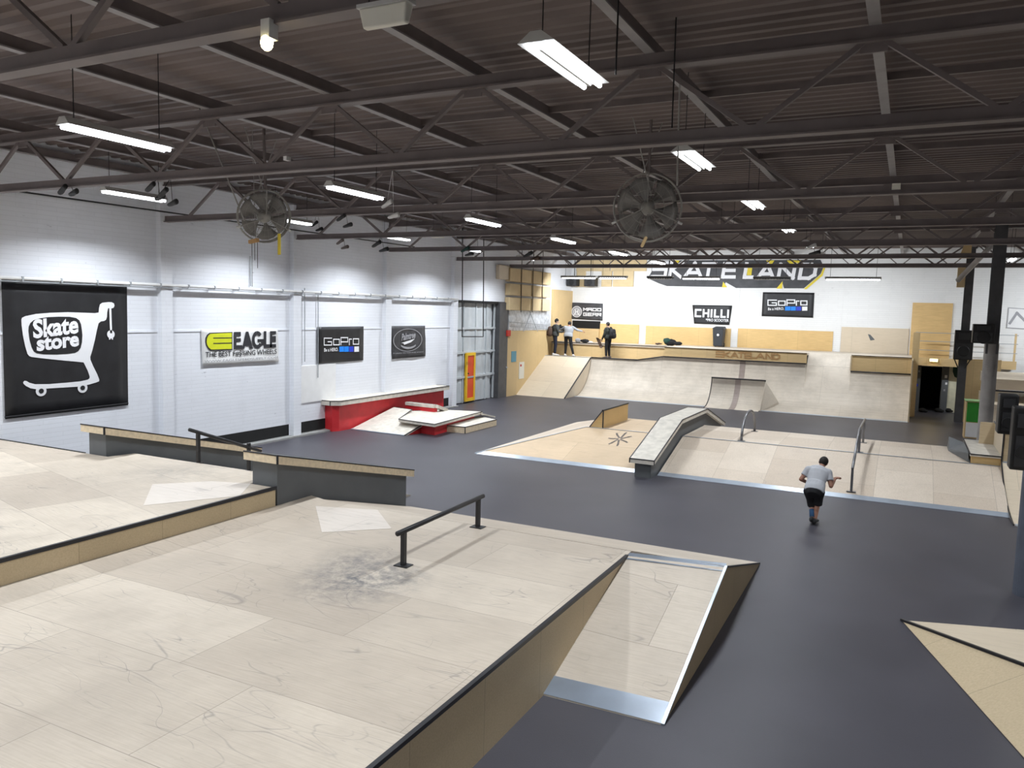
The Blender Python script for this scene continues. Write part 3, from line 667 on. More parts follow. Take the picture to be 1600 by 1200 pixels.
# ---- action camera banner, built twice
def camera_banner(q, F, off, label, P, tilt_flag=0):
    t = banner('camera_banner', q, F, off, M['banner_black'], label, wrinkle=.01)
    F1 = F(off+.012)
    g = G()
    for ch, x0, x1, y0, y1 in (('G', 262, 462, 585, 400), ('O', 512, 668, 578, 430), ('P', 712, 895, 575, 385), ('r', 935, 1000, 572, 425), ('O', 1040, 1185, 560, 418)):
        for pl in GLY[ch]:
            pts = [P(x0+(x1-x0)*p[0], y0+(y1-y0)*p[1]) for p in pl]
            stroke(g, pts, abs(P(300, 0)[0]-P(258, 0)[0])*(.45 if F is FL else .62), F1)
    a, b = P(262, 765), P(640, 745); font_text(g, 'Be a HERO.', a[0], b[0], a[1], P(262, 670)[1], F1, bold=.02, tilt=(b[1]-a[1])/(b[0]-a[0]))
    decal('lettering', g, M['ink_white'], t)
    for x0, x1, mt in ((668, 795, 'blue1'), (802, 922, 'blue1'), (932, 1050, 'blue2'), (1070, 1195, 'ink_white')):
        g = G(); g.face([F1(*P(x0, 625)), F1(*P(x0, 768)), F1(*P(x1, 762)), F1(*P(x1, 618))]); decal('square_print', g, M[mt], t)
    return t
camera_banner([LP(495.5, 511), LP(568, 510), LP(567.5, 563), LP(495.5, 568.5)], FL, .05, 'black banner with blue squares hung on the left wall above the red ledge', lambda x, y: LP(490+x*85/1457, 505+y*70/1200))
# back wall copy: measured in its own crop and mapped over
def P2(x, y):
    u = (x-262)/(1195-262); v = (y-385)/(768-385)
    return BP(1200+u*61.5, 468.2+v*16.8+u*.6)
camera_banner([BP(1192, 456.5), BP(1272.5, 457.5), BP(1270.5, 496.5), BP(1190, 494)], FB, .03, 'black banner with blue squares hung on the white back wall', P2)

# ---- round logo banner
q = [LP(608, 509.5), LP(663.5, 509), LP(664.5, 556.5), LP(612, 561)]
t = banner('round_logo_banner', q, FL, .07, M['banner_grey'], 'dark grey wrinkled banner with a white circle emblem on the left wall', wrinkle=.08)
def K(x, y): return LP(600+x*70/1292, 500+y*65/1200)
F1, F2 = FL(.085), FL(.091)
c = K(660, 575); g = G(); disc(g, c[0], c[1], .43, F1, 40, .41, 2.25)
arc = [(660+285*_m.cos(_m.radians(a)), 575+262*_m.sin(_m.radians(a))) for a in range(40, 141, 8)]
arc2 = [(660+285*_m.cos(_m.radians(a)), 575+200*_m.sin(_m.radians(a))) for a in range(40, 141, 8)]
for i in range(len(arc)-1): g.face([F1(*K(*arc[i])), F1(*K(*arc[i+1])), F1(*K(*arc2[i+1])), F1(*K(*arc2[i]))])
a, b = K(230, 990), K(1100, 935); font_text(g, 'Probably the best shop around', a[0], b[0], a[1], a[1]+.055, F1, bold=.01, tilt=(b[1]-a[1])/(b[0]-a[0]))
decal('emblem_ring_print', g, M['ink_grey'], t)
g = G(); a, b = K(465, 600), K(870, 500); font_text(g, 'Palmtree', a[0], b[0], a[1], a[1]+.26, F2, bold=.03, shear=.2, tilt=(b[1]-a[1])/(b[0]-a[0])*.8)
decal('script_print', g, M['ink_grey'], t)
g = G(); g.face([F2(*K(*p)) for p in [(460,660),(700,585),(855,535),(740,640),(545,715),(520,670)]]); decal('swoosh_print', g, M['ink_white'], t)

# ---- gear banner on the back wall
q = [BP(890.5, 472.5), BP(942, 474.5), BP(941.5, 501), BP(890.5, 498)]
t = banner('gear_banner', q, FB, .05, M['banner_grey'], 'dark grey banner with a silver disc and square white letters on the back wall', wrinkle=.05)
def K(x, y): return BP(780+x/4, 380+y/4)
F1, F2, F3 = FB(.062), FB(.070), FB(.078)
c = K(486, 428); g = G(); disc(g, c[0], c[1], .31, F1, 28); decal('disc_print', g, M['ink_grey'], t)
g = G(); disc(g, c[0], c[1], .31, F2, 28, .28); disc(g, c[0], c[1], .19, F2, 24, .165)
letters(g, [('H', c[0]-.07, c[0]+.07, c[1]-.09, c[1]+.09)], F2, .05); stroke(g, [(c[0]-.2, c[1]-.2), (c[0]-.05, c[1]-.08)], .04, F2); stroke(g, [(c[0]+.2, c[1]-.2), (c[0]+.05, c[1]-.08)], .04, F2)
decal('disc_detail_print', g, M['ink_white'], t)
g = G(); a, b, e = K(528, 421), K(637, 425), K(528, 406)
letters(g, spread('MaDD', a[0], b[0], a[1], e[1], .35), F1, .05)
a, b, e = K(528, 452), K(637, 456), K(528, 436)
letters(g, spread('GEaR', a[0], b[0], a[1], e[1], .35), F1, .045); decal('lettering', g, M['ink_white'], t)

# ---- scooter banner on the back wall
q = [BP(1082, 476.5), BP(1144, 477.5), BP(1139.5, 507.5), BP(1084.5, 505.5)]
t = banner('scooter_banner', q, FB, .06, M['banner_black'], 'black sagging banner with thick white capitals above the wheelie bin', wrinkle=.08)
g = G(); a, b = BP(1085.5, 494), BP(1139, 494.5); zt = BP(1085, 484)[1]
letters(g, spread('CHILLI', a[0]+.05, b[0]-.03, a[1], zt, .62, {'I': .05, 'L': .7}), FB(.075), .095)
a, b = BP(1103, 502), BP(1139, 503); font_text(g, '*PRO SCOOTER', a[0], b[0], a[1], a[1]+.15, FB(.075), bold=.02); decal('lettering', g, M['ink_white'], t)

# ---- painted name on the back wall
t = thing('painted_name_sign', 'huge white block lettering with dark shaded sides painted on the back wall', 'sign', (FB(0)(*BP(1148, 449))))
pts = [BP(*p) for p in ((1012, 435), (1028, 407), (1282, 406), (1287, 416), (1282, 428), (1256, 450.5), (1225, 450.5), (1222, 440), (1214, 450), (1150, 450), (1134, 441), (1128, 448.5), (1042, 447), (1030, 443))]
g = G(); g.face([FB(.020)(*p) for p in pts]); part('dark_shading', g, M['banner_grey'], t, normals=False)
g = G()
for tri in (((1128, 449), (1130, 440), (1136, 449)), ((1213, 451), (1223, 439), (1222, 451)), ((1256, 451.5), (1283, 428), (1288, 414), (1290, 417), (1285, 431), (1260, 452)), ((1054, 407), (1062, 407), (1058, 413)), ((1168, 413), (1176, 413), (1174, 430), (1167, 430)), ((1197, 407), (1210, 407), (1204, 416)), ((1229, 407), (1252, 407), (1244, 414), (1236, 414))):
    g.face([FB(.027)(*BP(*p)) for p in tri])
decal('yellow_shading', g, M['sign_yellow'], t)
g = G()
for ch, x0, x1, y0, y1 in (('S', 1019, 1040, 434, 409), ('K', 1046, 1064, 434, 409), ('A', 1070, 1096, 434, 410), ('t', 1096, 1116, 434, 411), ('E', 1129, 1148, 434.5, 411), ('L', 1163, 1176, 435, 411), ('A', 1184, 1209, 436, 412), ('N', 1216, 1240, 436, 412), ('d', 1249, 1273, 436.5, 412)):
    a, b = BP(x0, y0), BP(x1, y1)
    letters(g, [(ch, a[0], b[0], a[1]+.06, b[1]-.04)], FB(.031), .17, slant=.12)
decal('lettering', g, M['ink_white'], t)

# ---- framed drawing on the wall beyond the columns
t = thing('framed_poster', 'white poster with a dark angular drawing beyond the columns', 'poster', FB(0)(*BP(1590, 513)))
g = G(); a, b = BP(1574, 512), BP(1574, 481); g.prism([FB(.02)(*p) for p in (BP(1573, 512), BP(1603, 514), BP(1605, 483), BP(1576, 481))], (0, .02, 0)); part('poster_board', g, M['white'], t)
g = G()
for s0, s1 in (((1578, 505), (1589, 489)), ((1589, 489), (1600, 500))): stroke(g, [BP(*s0), BP(*s1)], .10, FB(.03))
decal('drawing_print', g, M['ink_grey'], t)
g = G(); 
for s0, s1 in (((1573, 512), (1603, 514)), ((1573, 512), (1576, 481)), ((1576, 481), (1605, 483))): stroke(g, [BP(*s0), BP(*s1)], .03, FB(.031))
decal('border_print', g, M['ink_grey'], t)

# ================================================================== roof steelwork
NODES_T = [-.52+2.39*k for k in range(-6, 6)]       # top chord nodes = purlin lines
def truss(y, label):
    t = thing('roof_truss', label, 'truss', (XL, y, 6.05), 'steel roof trusses')
    g = G(); g.box(XL+.05, XR, y-.05, y+.05, 6.98, 7.12); g.box(XL+.05, XR, y-.085, y+.085, 6.955, 6.98); part('top_chord', g, M['truss'], t)
    g = G(); g.box(XL+.16, XR, y-.03, y-.005, 6.09, 6.22); g.box(XL+.16, XR, y+.005, y+.03, 6.09, 6.22); g.box(XL+.16, XR, y-.075, y+.075, 6.07, 6.092); part('bottom_chord', g, M['truss'], t)
    first = XL+.2
    tops = [x for x in NODES_T]
    for x in tops:
        for s in (-1, 1):
            xb = x+s*1.195
            if xb < XL+.3 or xb > XR-.1: continue
            g = G(); g.bar((x+s*.10, y, 6.97), (xb-s*.06, y, 6.21), .055, .055, (0, 1, 0)); part('web_member', g, M['truss'], t)
    for x in tops:
        g = G(); g.box(x-.13, x+.13, y-.012, y+.012, 6.86, 6.99); part('gusset_plate', g, M['truss'], t)
    return t
TO = ['nearest roof truss, crossing the top left of the picture', 'second roof truss from the camera, before the big lamp row', 'third roof truss from the camera, behind the caged fans', 'fourth roof truss from the camera', 'fifth roof truss from the camera', 'sixth roof truss from the camera', 'last roof truss before the white back wall']
for y, lab in zip(TY, TO): truss(y, lab)
PO = {}
for i, x in enumerate([-17.25+.35]+NODES_T):
    t = thing('roof_purlin', 'dark steel purlin running away under the roof, line %s' % (['against the left wall', 'just inside the left wall', 'second from the left wall', 'third from the left wall', 'fourth from the left wall', 'left of the middle lamp row', 'right of the middle lamp row', 'left of the right lamp row', 'over the right lamp row', 'right of the bright lamps', 'just beyond the columns', 'over the hall beyond the columns', 'far over the hall beyond the columns'][i] if i < 13 else 'at the right wall'), 'purlin', (x, YF, 7.12), 'roof purlins')
    g = G(); g.box(x-.02, x+.02, YF, YB, 7.14, 7.30); part('purlin_web', g, M['truss'], t)
    g = G(); g.box(x-.06, x+.06, YF, YB, 7.12, 7.14); part('purlin_flange', g, M['truss_light'], t)
# secondary beams under the deck half way along each bay
for y, lab in ((2.05, 'nearest'), (6.85, 'over the nearest lamps'), (11.6, 'third from the camera'), (16.4, 'fourth from the camera'), (21.1, 'fifth from the camera'), (25.9, 'sixth from the camera'), (30.7, 'farthest')):
    g = G(); g.box(XL+.2, XR, y-.025, y+.025, 7.2, 7.3)
    tag(part('cross_rail', g, M['truss']), 'thin steel rail under the roof sheets, ' + lab, 'rail', 'cross rails under the roof sheets')
# lattice girder running before the back wall
t = thing('lattice_girder', 'low lattice girder close in front of the white back wall', 'truss', (XL, 37.9, 6.3))
g = G(); g.box(XL+.1, XR, 37.87, 37.93, 6.34, 6.42); part('bottom_chord', g, M['truss'], t)
x = XL+.3; k = 0
while x < XR-1:
    for s in (0, 1):
        g = G(); a = (x, 37.9, 7.25 if s == 0 else 6.4); b = (x+.95, 37.9, 6.4 if s == 0 else 7.25); g.bar(a, b, .04, .04, (0, 1, 0)) if s == 0 else g.bar((x+.95, 37.9, 6.4), (x+1.9, 37.9, 7.25), .04, .04, (0, 1, 0)); part('web_member', g, M['truss'], t)
    x += 1.9

# ================================================================== columns
def column(name, x, y, label, z_grey, r, dark_w, zt=7.1, shade='col_grey', low_r=None):
    t = thing(name, label, 'column', (x, y, 0))
    if z_grey > 0:
        g = G(); g.cyl((x, y, 0), (x, y, z_grey), r, 28); part('column_casing', g, M[shade], t, smooth=False)
    h = dark_w/2
    g = G(); z0 = max(0, z_grey-.3)
    g.box(x-h, x+h, y-h, y-h+.03, z0, zt); g.box(x-h, x+h, y+h-.03, y+h, z0, zt); g.box(x-.015, x+.015, y-h+.03, y+h-.03, z0, zt)
    part('steel_shaft', g, M['col'], t)
    g = G(); g.box(x-h-.05, x+h+.05, y-h-.05, y+h+.05, zt-.05, zt); part('cap_plate', g, M['col'], t)
    return t
column('round_column', 2.28, 28.25, 'tall column cased in a round grey sleeve behind the wooden ledge', 3.45, .20, .34)
column('steel_column', 2.02, 37.0, 'dark steel column right of the doorway', 0, .15, .30)
column('near_column', 1.88, 13.95, 'thick blue grey column cut by the right edge', 3.4, .22, .36, shade='col_blue')
g = G(); g.cyl(PY(1497, 438, 33), PY(1592, 340, 30), .09, 14)
tag(part('diagonal_pipe', g, M['col_grey'], smooth=True), 'slanting grey pipe between the tops of the two dark columns', 'pipe')
a = PY(1497, 417, 36.9); b = PY(1508, 449, 36.9)
g = G(); g.box(a.x, 1.90, 36.85, 37.1, b.z, a.z); tag(part('electric_box', g, M['acoustic'], bevel=.01), 'small yellowish box fixed beside the dark column top', 'box')
a = PY(1500, 376, 32); b = PY(1517, 403, 32)
g = G(); g.prism([(a.x, 32, b.z), (b.x, 32, b.z), (b.x, 32, a.z), ((a.x+b.x)/2, 32, a.z)], (0, .25, 0)); tag(part('wood_offcut', g, M['tan_ply']), 'pale wooden bracket high beside the dark column', 'bracket')

def hung_speaker(pa, pb, y, d, label, brace=True):
    a, b = PY(*pa, y), PY(*pb, y)
    t = thing('loudspeaker', label, 'speaker', ((a.x+b.x)/2, y, b.z))
    x0, x1, z0, z1 = a.x, b.x, b.z, a.z; cx = (x0+x1)/2
    g = G(); g.box(x0, x1, y, y+d, z0, z1); cb = part('cabinet', g, M['speaker'], t, bevel=.02)
    g = G(); g.box(x0+.05, x1-.05, y-.02, y, z0+.05, z0+(z1-z0)*.55); part('grille', g, M['cone'], cb)
    g = G(); g.cyl((cx, y-.02, z0+(z1-z0)*.3), (cx, y-.045, z0+(z1-z0)*.3), (x1-x0)*.33, 24, (x1-x0)*.30); part('driver', g, M['speaker'], cb)
    g = G(); g.box(cx-(x1-x0)*.3, cx+(x1-x0)*.3, y-.03, y-.005, z0+(z1-z0)*.68, z0+(z1-z0)*.9); part('horn', g, M['cone'], cb)
    if brace:
        for s in (-1, 1):
            g = G(); g.bar((cx+s*(x1-x0)*.42, y+d*.5, z0), (cx+s*.12, y+d*.9, z0-.35), .03, .03); part('bracket', g, M['black_steel'], t)
    return t
hung_speaker((1493, 515.5), (1519, 563), 36.37, .5, 'tall black speaker on the dark column right of the doorway')
hung_speaker((1521, 506), (1553, 537), 27.66, .4, 'wide black speaker where the round column sleeve ends', brace=False)
hung_speaker((1563, 616), (1588, 680), 13.2, .32, 'black speaker at the right edge above the ramp, the left one of two', brace=False)
hung_speaker((1585, 636), (1612, 737), 12.6, .30, 'black speaker cut by the right edge, in front of another', brace=False)
g = G(); p = PY(1575, 640, 13.5); g.bar(p, (1.88, 13.95, p.z), .06, .06); q = PY(1596, 690, 12.9); g.bar(q, (1.9, 13.8, q.z), .06, .06)
tag(part('speaker_bracket', g, M['black_steel']), 'black arms holding the two speakers to the right hand column', 'bracket')

# ================================================================== ramps in the foreground
def edge_strip(name, a, b, mat, parent, w=.035, h=.035): g = G(); g.bar(a, b, w, h); return part(name, g, mat, parent)
RX, DZ0, UX, UZ = -3.25, .80, -8.97, 1.15
YD, YD2 = 10.36, 13.36        # far edge of the lower deck, foot of its far slope
YS = -8.0
t = thing('lower_deck', 'big pale plywood deck filling the foreground, with a black rail on top', 'ramp', (-6, 4, 0))
g = G(); g.box(UX, RX-.01, YS, YD, DZ0-.03, DZ0); part('deck_top', g, M['deck'], t)
g = G(); g.box(RX-.03, RX, YS, 10.13, 0, DZ0-.03); g.box(UX+.1, UX+.13, YS, YD, 0, DZ0-.03); part('side_panel', g, M['side'], t)
edge_strip('deck_edge', (RX-.0, YS, DZ0-.005), (RX-.0, 10.13, DZ0-.005), M['edge'], t, .045, .04)
# far slope, runs on over the kicker
g = G(); g.hexa([(UX+.02, YD, 0), (-1.98, YD+.02, 0), (-2.0, YD2, 0), (UX+.02, YD2, 0)], [(UX+.02, YD, DZ0), (-1.96, YD+.02, DZ0), (-2.0, YD2, .012), (UX+.02, YD2, .012)])
part('far_slope', g, M['deck'], t)
# low fillet of boards along the upper platform
g = G(); g.prism([(UX, YS, DZ0), (UX+.42, YS, DZ0), (UX, YS, DZ0+.05)], (0, YD-YS-.02, 0)); part('fillet_board', g, M['deck'], t)
g = G(); g.prism([tuple(PZ(*q, DZ0+.001)) for q in ((493, 791), (590, 797), (612, 826), (503, 832))], (0, 0, .003)); part('repair_board', g, M['repair'], t)
# kicker with metal edges
k = thing('kicker_ramp', 'narrow plywood kicker ramp with galvanised foot plate and steel edges', 'ramp', (-2.6, 9, 0))
A0, A1, B0, B1 = (-3.25, 7.43, 0), (-1.95, 7.46, 0), (-3.25, 10.13, DZ0), (-1.96, 10.36, DZ0)
g = G(); g.hexa([(-3.25, 7.43, 0), (-1.97, 7.46, 0), (-1.98, 10.37, 0), (-3.25, 10.37, 0)], [(-3.25, 7.44, .012), (-1.97, 7.47, .012), (-1.97, 10.33, DZ0), (-3.25, 10.12, DZ0)])
part('ramp_face', g, M['deck'], k)
def on(a, b, s, dz=.0): return Vector(a).lerp(Vector(b), s)+Vector((0, 0, dz))
g = G(); g.face([on(A0, B0, 0, .018), on(A1, B1, 0, .018), on(A1, B1, .105, .018), on(A0, B0, .105, .018)])
bmesh.ops.solidify(g.b, geom=g.b.faces[:], thickness=.006); part('foot_plate', g, M['galv'], k)
g = G(); g.face([on(A0, B0, .965, .012), on(A1, B1, .955, .012), (-1.98, 10.50, DZ0+.006), (-3.25, 10.26, DZ0+.006)])
bmesh.ops.solidify(g.b, geom=g.b.faces[:], thickness=.006); part('ridge_plate', g, M['galv'], k)
edge_strip('ramp_edge', on(A1, B1, 0, .01), on(A1, B1, 1, .01), M['galv'], k, .035, .02)
g = G(); g.face([(-1.945, 7.46, 0), (-1.975, YD2, 0), (-1.95, 10.37, DZ0-.01)]); bmesh.ops.solidify(g.b, geom=g.b.faces[:], thickness=.02)
part('side_panel', g, M['side'], k)
edge_strip('far_edge', (-1.95, 10.38, DZ0), (-1.985, YD2-.02, .01), M['edge'], k, .03, .02)

# upper platform
t = thing('upper_deck', 'higher plywood platform at the left, black edge above a tan board', 'ramp', (-13, 3, 0))
g = G(); g.prism([(XL, YS, UZ-.03), (UX, YS, UZ-.03), (UX, 9.48, UZ-.03), (-9.52, 9.48, UZ-.03), (-9.52, 10.2, UZ-.03), (-13.25, 10.2, UZ-.03), (-13.35, 9.7, UZ-.03), (XL, 9.7, UZ-.03)], (0, 0, .03)); part('deck_top', g, M['deck2'], t)
g = G(); g.box(UX-.03, UX, YS, 9.48, 0, UZ-.03); g.box(UX-.8, UX-.03, 9.44, 9.48, 0, UZ-.03); part('side_panel', g, M['side'], t)
edge_strip('deck_edge', (UX, YS, UZ-.005), (UX, 9.49, UZ-.005), M['edge'], t, .045, .05)
g = G(); g.hexa([(-13.3, 10.2, 0), (-9.52, 10.2, 0), (-9.52, 14.2, 0), (-13.3, 14.2, 0)], [(-13.3, 10.2, UZ-.005), (-9.52, 10.2, UZ-.005), (-9.52, 14.2, .01), (-13.3, 14.2, .01)]); part('far_slope', g, M['deck2'], t)
g = G(); g.prism([tuple(PZ(*q, UZ+.001)) for q in ((238, 757), (330, 752), (392, 756), (374, 775), (224, 790))], (0, 0, .003)); part('repair_board', g, M['repair'], t)
g = G(); g.box(XL, -14.0, 9.66, 9.7, 0, UZ-.03); part('back_panel', g, M['grey_paint'], t)
edge_strip('back_edge', (XL, 9.7, UZ), (-14.0, 9.7, UZ), M['edge'], t, .03, .03)

def hubba(name, x0, x1, y0, z0, y1, z1, label, ov=.10, foot=0):
    """grey ledge box sloping down to the far side, pale wooden capping with dark edges"""
    t = thing(name, label, 'ledge', ((x0+x1)/2, (y0+y1)/2, 0))
    g = G(); g.prism([(x0, y0, foot), (x0, y1, 0), (x0, y1, z1-.13), (x0, y0, z0-.13)], (x1-x0, 0, 0)); part('ledge_body', g, M['grey_paint'], t)
    sl = (z1-z0)/(y1-y0); ya, yb = y0-ov, y1+ov*1.4; za, zb = z0-ov*sl, z1+ov*1.4*sl
    g = G(); g.prism([(x0-ov, ya, za-.14), (x0-ov, yb, zb-.14), (x0-ov, yb, zb-.004), (x0-ov, ya, za-.004)], (x1-x0+2*ov, 0, 0)); wc = part('wood_capping', g, M['pale_edge'], t)
    g = G(); g.prism([(x0-ov+.005, ya+.005, za-.004), (x0-ov+.005, yb-.005, zb-.004), (x0-ov+.005, yb-.005, zb+.006), (x0-ov+.005, ya+.005, za+.006)], (x1-x0+2*ov-.01, 0, 0)); part('top_board', g, M['grey_paint'], wc)
    for x in (x0-ov, x1+ov):
        g = G(); g.bar((x, ya, za), (x, yb, zb), .02, .02); part('steel_edge', g, M['edge'], wc)
    g = G(); g.bar((x0-ov, ya, za), (x1+ov, ya, za), .02, .02); part('steel_edge', g, M['edge'], wc)
    g = G(); g.bar((x1+ov, ya, za-.01), (x1+ov, ya, za-.145), .018, .035, (0, 1, 0)); part('corner_strip', g, M['edge'], t)
    return t
hubba('hubba_ledge', -9.50, -8.97, 9.52, 1.67, 13.2, .82, 'sloping grey ledge with a pale wooden cap beside the lower deck, the nearer of two', foot=0)
hubba('hubba_ledge', -13.90, -13.42, 9.72, 1.70, 13.5, .78, 'sloping grey ledge with a pale wooden cap near the left wall', foot=0)

def handrail(name, pts, posts, r, mat, label, pr=None, plate=.10, square=False):
    t = thing(name, label, 'rail', Vector(posts[0][1]))
    g = G()
    g.tube(pts, r, 14); part('top_bar', g, mat, t, smooth=True)
    for a, b in posts:
        g = G(); g.bar(b, a, (pr or r)*1.7, (pr or r)*1.7, (0, 1, 0)); po = part('post', g, mat, t)
        if plate:
            g = G(); g.box(b[0]-plate, b[0]+plate, b[1]-plate*.8, b[1]+plate*.8, b[2], b[2]+.012); part('base_plate', g, mat, po)
    return t
handrail('deck_handrail', [(-5.60, 8.06, 1.255), (-5.67, 10.43, 1.255)], [((-5.605, 8.21, 1.245), (-5.605, 8.21, .80)), ((-5.67, 10.28, 1.245), (-5.67, 10.28, .80))], .034, M['black_steel'], 'low black grind rail standing on the big foreground deck')
SL = -(UZ)/4.0
handrail('slope_handrail', [(-11.80, 10.25, 1.74), (-11.8, 12.05, 1.07)], [((-11.8, 10.45, 1.66), (-11.8, 10.45, UZ+SL*.25)), ((-11.8, 11.72, 1.28), (-11.8, 11.72, UZ+SL*1.52))], .034, M['black_steel'], 'black handrail slanting down between the two sloping grey ledges', plate=.07)

# ================================================================== red ledge and manual pads by the left wall
t = thing('red_ledge', 'long red ledge box with a pale wooden top against the left wall', 'ledge', (-16.7, 23.4, 0))
g = G(); g.prism([(XL, 20.25, 0), (-16.62, 20.15, 0), (-16.5, 20.35, 0), (-16.5, 26.85, 0), (XL, 26.85, 0)], (0, 0, .85)); part('ledge_body', g, M['red'], t)
g = G(); g.prism([(XL, 20.06, .86), (-16.62, 20.05, .86), (-16.36, 20.28, .86), (-16.36, 27.05, .86), (XL, 27.05, .86)], (0, 0, .15)); part('wood_capping', g, M['ledge_top'], t)
for a, b in (((XL+.02, 20.06), (-16.62, 20.05)), ((-16.62, 20.05), (-16.36, 20.28)), ((-16.36, 20.28), (-16.36, 27.05)), ((-16.36, 27.05), (XL+.02, 27.05))):
    edge_strip('steel_edge', (*a, 1.01), (*b, 1.01), M['edge'], t, .022, .022)
g = G(); g.bar((-16.62, 20.045, .86), (-16.62, 20.045, 1.01), .02, .02, (0, 1, 0)); part('corner_strip', g, M['edge'], t)

def slab(g, pts, th): g.prism([(p[0], p[1], p[2]-th) for p in pts], (0, 0, th))
# tilted pad with a notch
W1 = Vector((-16.45, 20.86, 0)); W2 = Vector((-14.24, 20.82, 0)); hz = .42
t = thing('notched_wedge', 'tilted plywood wedge with a square notch before the red ledge', 'ramp', (-15.4, 22, 0))
def fz(y): return max(0.012, min(hz, (y-20.82)*.165))
poly = [(-16.45, 20.86), (-14.24, 20.82), (-14.20, 22.45), (-15.2, 22.35), (-15.2, 24.2), (-16.45, 24.2)]
poly = [(x, y, fz(y)) for x, y in poly]
p1, p2 = PZ(597, 635, .5), PZ(643, 639, .5)
poly = [(-16.42, 20.86, .015), (-14.24, 20.82, .015), tuple(PZ(665, 660.5, .34)), tuple(PZ(623, 655, .34)), tuple(PZ(644, 640, .52)), (-16.40, PZ(597, 635, .5).y, .52)]
g = G(); slab(g, poly[:4]+poly[4:], .06); part('wedge_top', g, M['ledge_top'], t)
g = G(); g.hexa([(-16.40, 20.9, 0), (-14.27, 20.86, 0), (poly[2][0]-.03, poly[2][1], 0), (-16.40, poly[2][1], 0)], [(-16.40, 20.9, .008), (-14.27, 20.86, .008), (poly[2][0]-.03, poly[2][1], .18), (-16.40, poly[2][1], .10)]); part('wedge_base', g, M['red'], t)
for a, b in zip(poly, poly[1:]): edge_strip('steel_edge', a, b, M['edge' if a != poly[0] else 'galv'], t, .03, .022)
g = G(); g.face([Vector(poly[0])+Vector((0, 0, .006)), Vector(poly[1])+Vector((0, 0, .006)), Vector(poly[1])+Vector((0, .16, .034)), Vector(poly[0])+Vector((0, .16, .034))]); part('foot_plate', g, M['galv'], t)
# raised table pad
t = thing('manual_pad', 'flat raised plywood pad on a red base, joined to the tilted wedge', 'ramp', (-14.4, 23.4, 0))
zt = .42
q = [PZ(623, 655, zt), PZ(679, 663, zt), PZ(754, 643, zt), PZ(697, 640, zt), PZ(643, 642, zt)]
g = G(); slab(g, [tuple(v) for v in q], .09); part('pad_top', g, M['ledge_top'], t)
for a, b in zip(q, q[1:]+q[:1]): edge_strip('steel_edge', a, b, M['edge'], t, .022, .022)
cen = sum((v for v in q), Vector())/5
r_ = [cen+(v-cen)*.82 for v in q]
g = G(); g.prism([(v.x, v.y, 0) for v in r_], (0, 0, zt-.09)); part('pad_base', g, M['red'], t)
# down ramp off the far end
a, b = PZ(754, 645, zt-.03), PZ(735, 641, zt-.03)
g = G(); g.prism([(a.x, a.y-.1, zt-.09), (a.x-.9, a.y+.2, zt-.09), (a.x-.9, a.y+1.2, .1), (a.x, a.y+1.0, .1)], (0, 0, .06)); part('pad_tail', g, M['ledge_top'], t)
# low slab
t = thing('low_slab', 'low pale plywood slab on the black floor, right of the raised pad', 'ramp', (-13.4, 23.6, 0))
z2 = .20
q = [PZ(695, 665, z2), PZ(727, 668, z2), PZ(776, 656, z2), PZ(752, 651, z2), PZ(700, 656, z2)]
g = G(); g.prism([(v.x, v.y, 0) for v in q], (0, 0, z2)); part('slab_body', g, M['pale_edge'], t)
g = G(); g.prism([(v.x, v.y, z2) for v in q], (0, 0, .012)); part('slab_top', g, M['ledge_top'], t)
for a, b in zip(q, q[1:]+q[:1]): edge_strip('steel_edge', a+Vector((0, 0, .01)), b+Vector((0, 0, .01)), M['edge'], t, .022, .022)
g = G(); g.bar((q[1].x, q[1].y-.005, 0), (q[1].x, q[1].y-.005, z2), .025, .025, (0, 1, 0)); part('corner_strip', g, M['edge'], t)
# small ledge bar against the red box
t = thing('low_bar_ledge', 'short pale wooden bar sloping down in front of the red ledge', 'ledge', (-15.4, 25.5, 0))
a, b, c_ = PZ(636, 630, .62), PZ(681, 635, .62), PZ(696, 641, .42)
g = G(); g.bar(a, b, .22, .11); g.bar(b, c_, .22, .11); part('wood_bar', g, M['ledge_top'], t)
g = G(); g.bar(a-Vector((0, 0, .3)), b-Vector((0, 0, .3)), .16, .52); part('bar_base', g, M['red'], t)
edge_strip('steel_edge', a+Vector((0, 0, .056)), b+Vector((0, 0, .056)), M['edge'], t, .02, .02)

# ================================================================== middle funbox
H = .70; FX0, FX1, FY0, FY1, FY2, FY3 = -10.85, 2.15, 19.40, 21.80, 24.42, 27.1
TXL = -8.40
t = thing('funbox', 'wide low plywood funbox with sloping front and metal foot strip across the middle', 'ramp', (-4, 23, 0))
LX, LX1 = -6.0, -5.5
# faces as thin boards over a closed volume
def boards(name, quad, mat, th=.02):
    g = G(); g.hexa([Vector(p)-Vector((0, 0, th)) for p in quad], quad); return part(name, g, mat, t)
boards('front_bank', [(FX0, FY0, .012), (LX, FY0, .012), (LX, FY1, H), (TXL, FY1, H)], M['box_warm'])
boards('front_bank', [(LX1, FY0, .012), (FX1, FY0, .012), (FX1, FY1, H), (LX1, FY1, H)], M['box'])
boards('deck_top', [(TXL, FY1, H), (LX, FY1, H), (LX, FY2, H), (TXL, FY2, H)], M['box_warm'])
boards('deck_top', [(LX1, FY1, H), (FX1-.65, FY1, H), (FX1-.65, FY2, H), (LX1, FY2, H)], M['box'])
boards('left_bank', [(FX0, FY0, .012), (TXL, FY1, H), (TXL, FY2, H), (FX0, FY3, .012)], M['box'])
boards('back_bank', [(TXL, FY2, H), (FX1-.65, FY2, H), (FX1-.65, FY3, .012), (FX0, FY3, .012)], M['box'])
g = G(); g.box(FX1-.68, FX1-.65, FY1, FY3, 0, .1); part('side_panel', g, M['side'], t)
s = .22/(FY1-FY0)
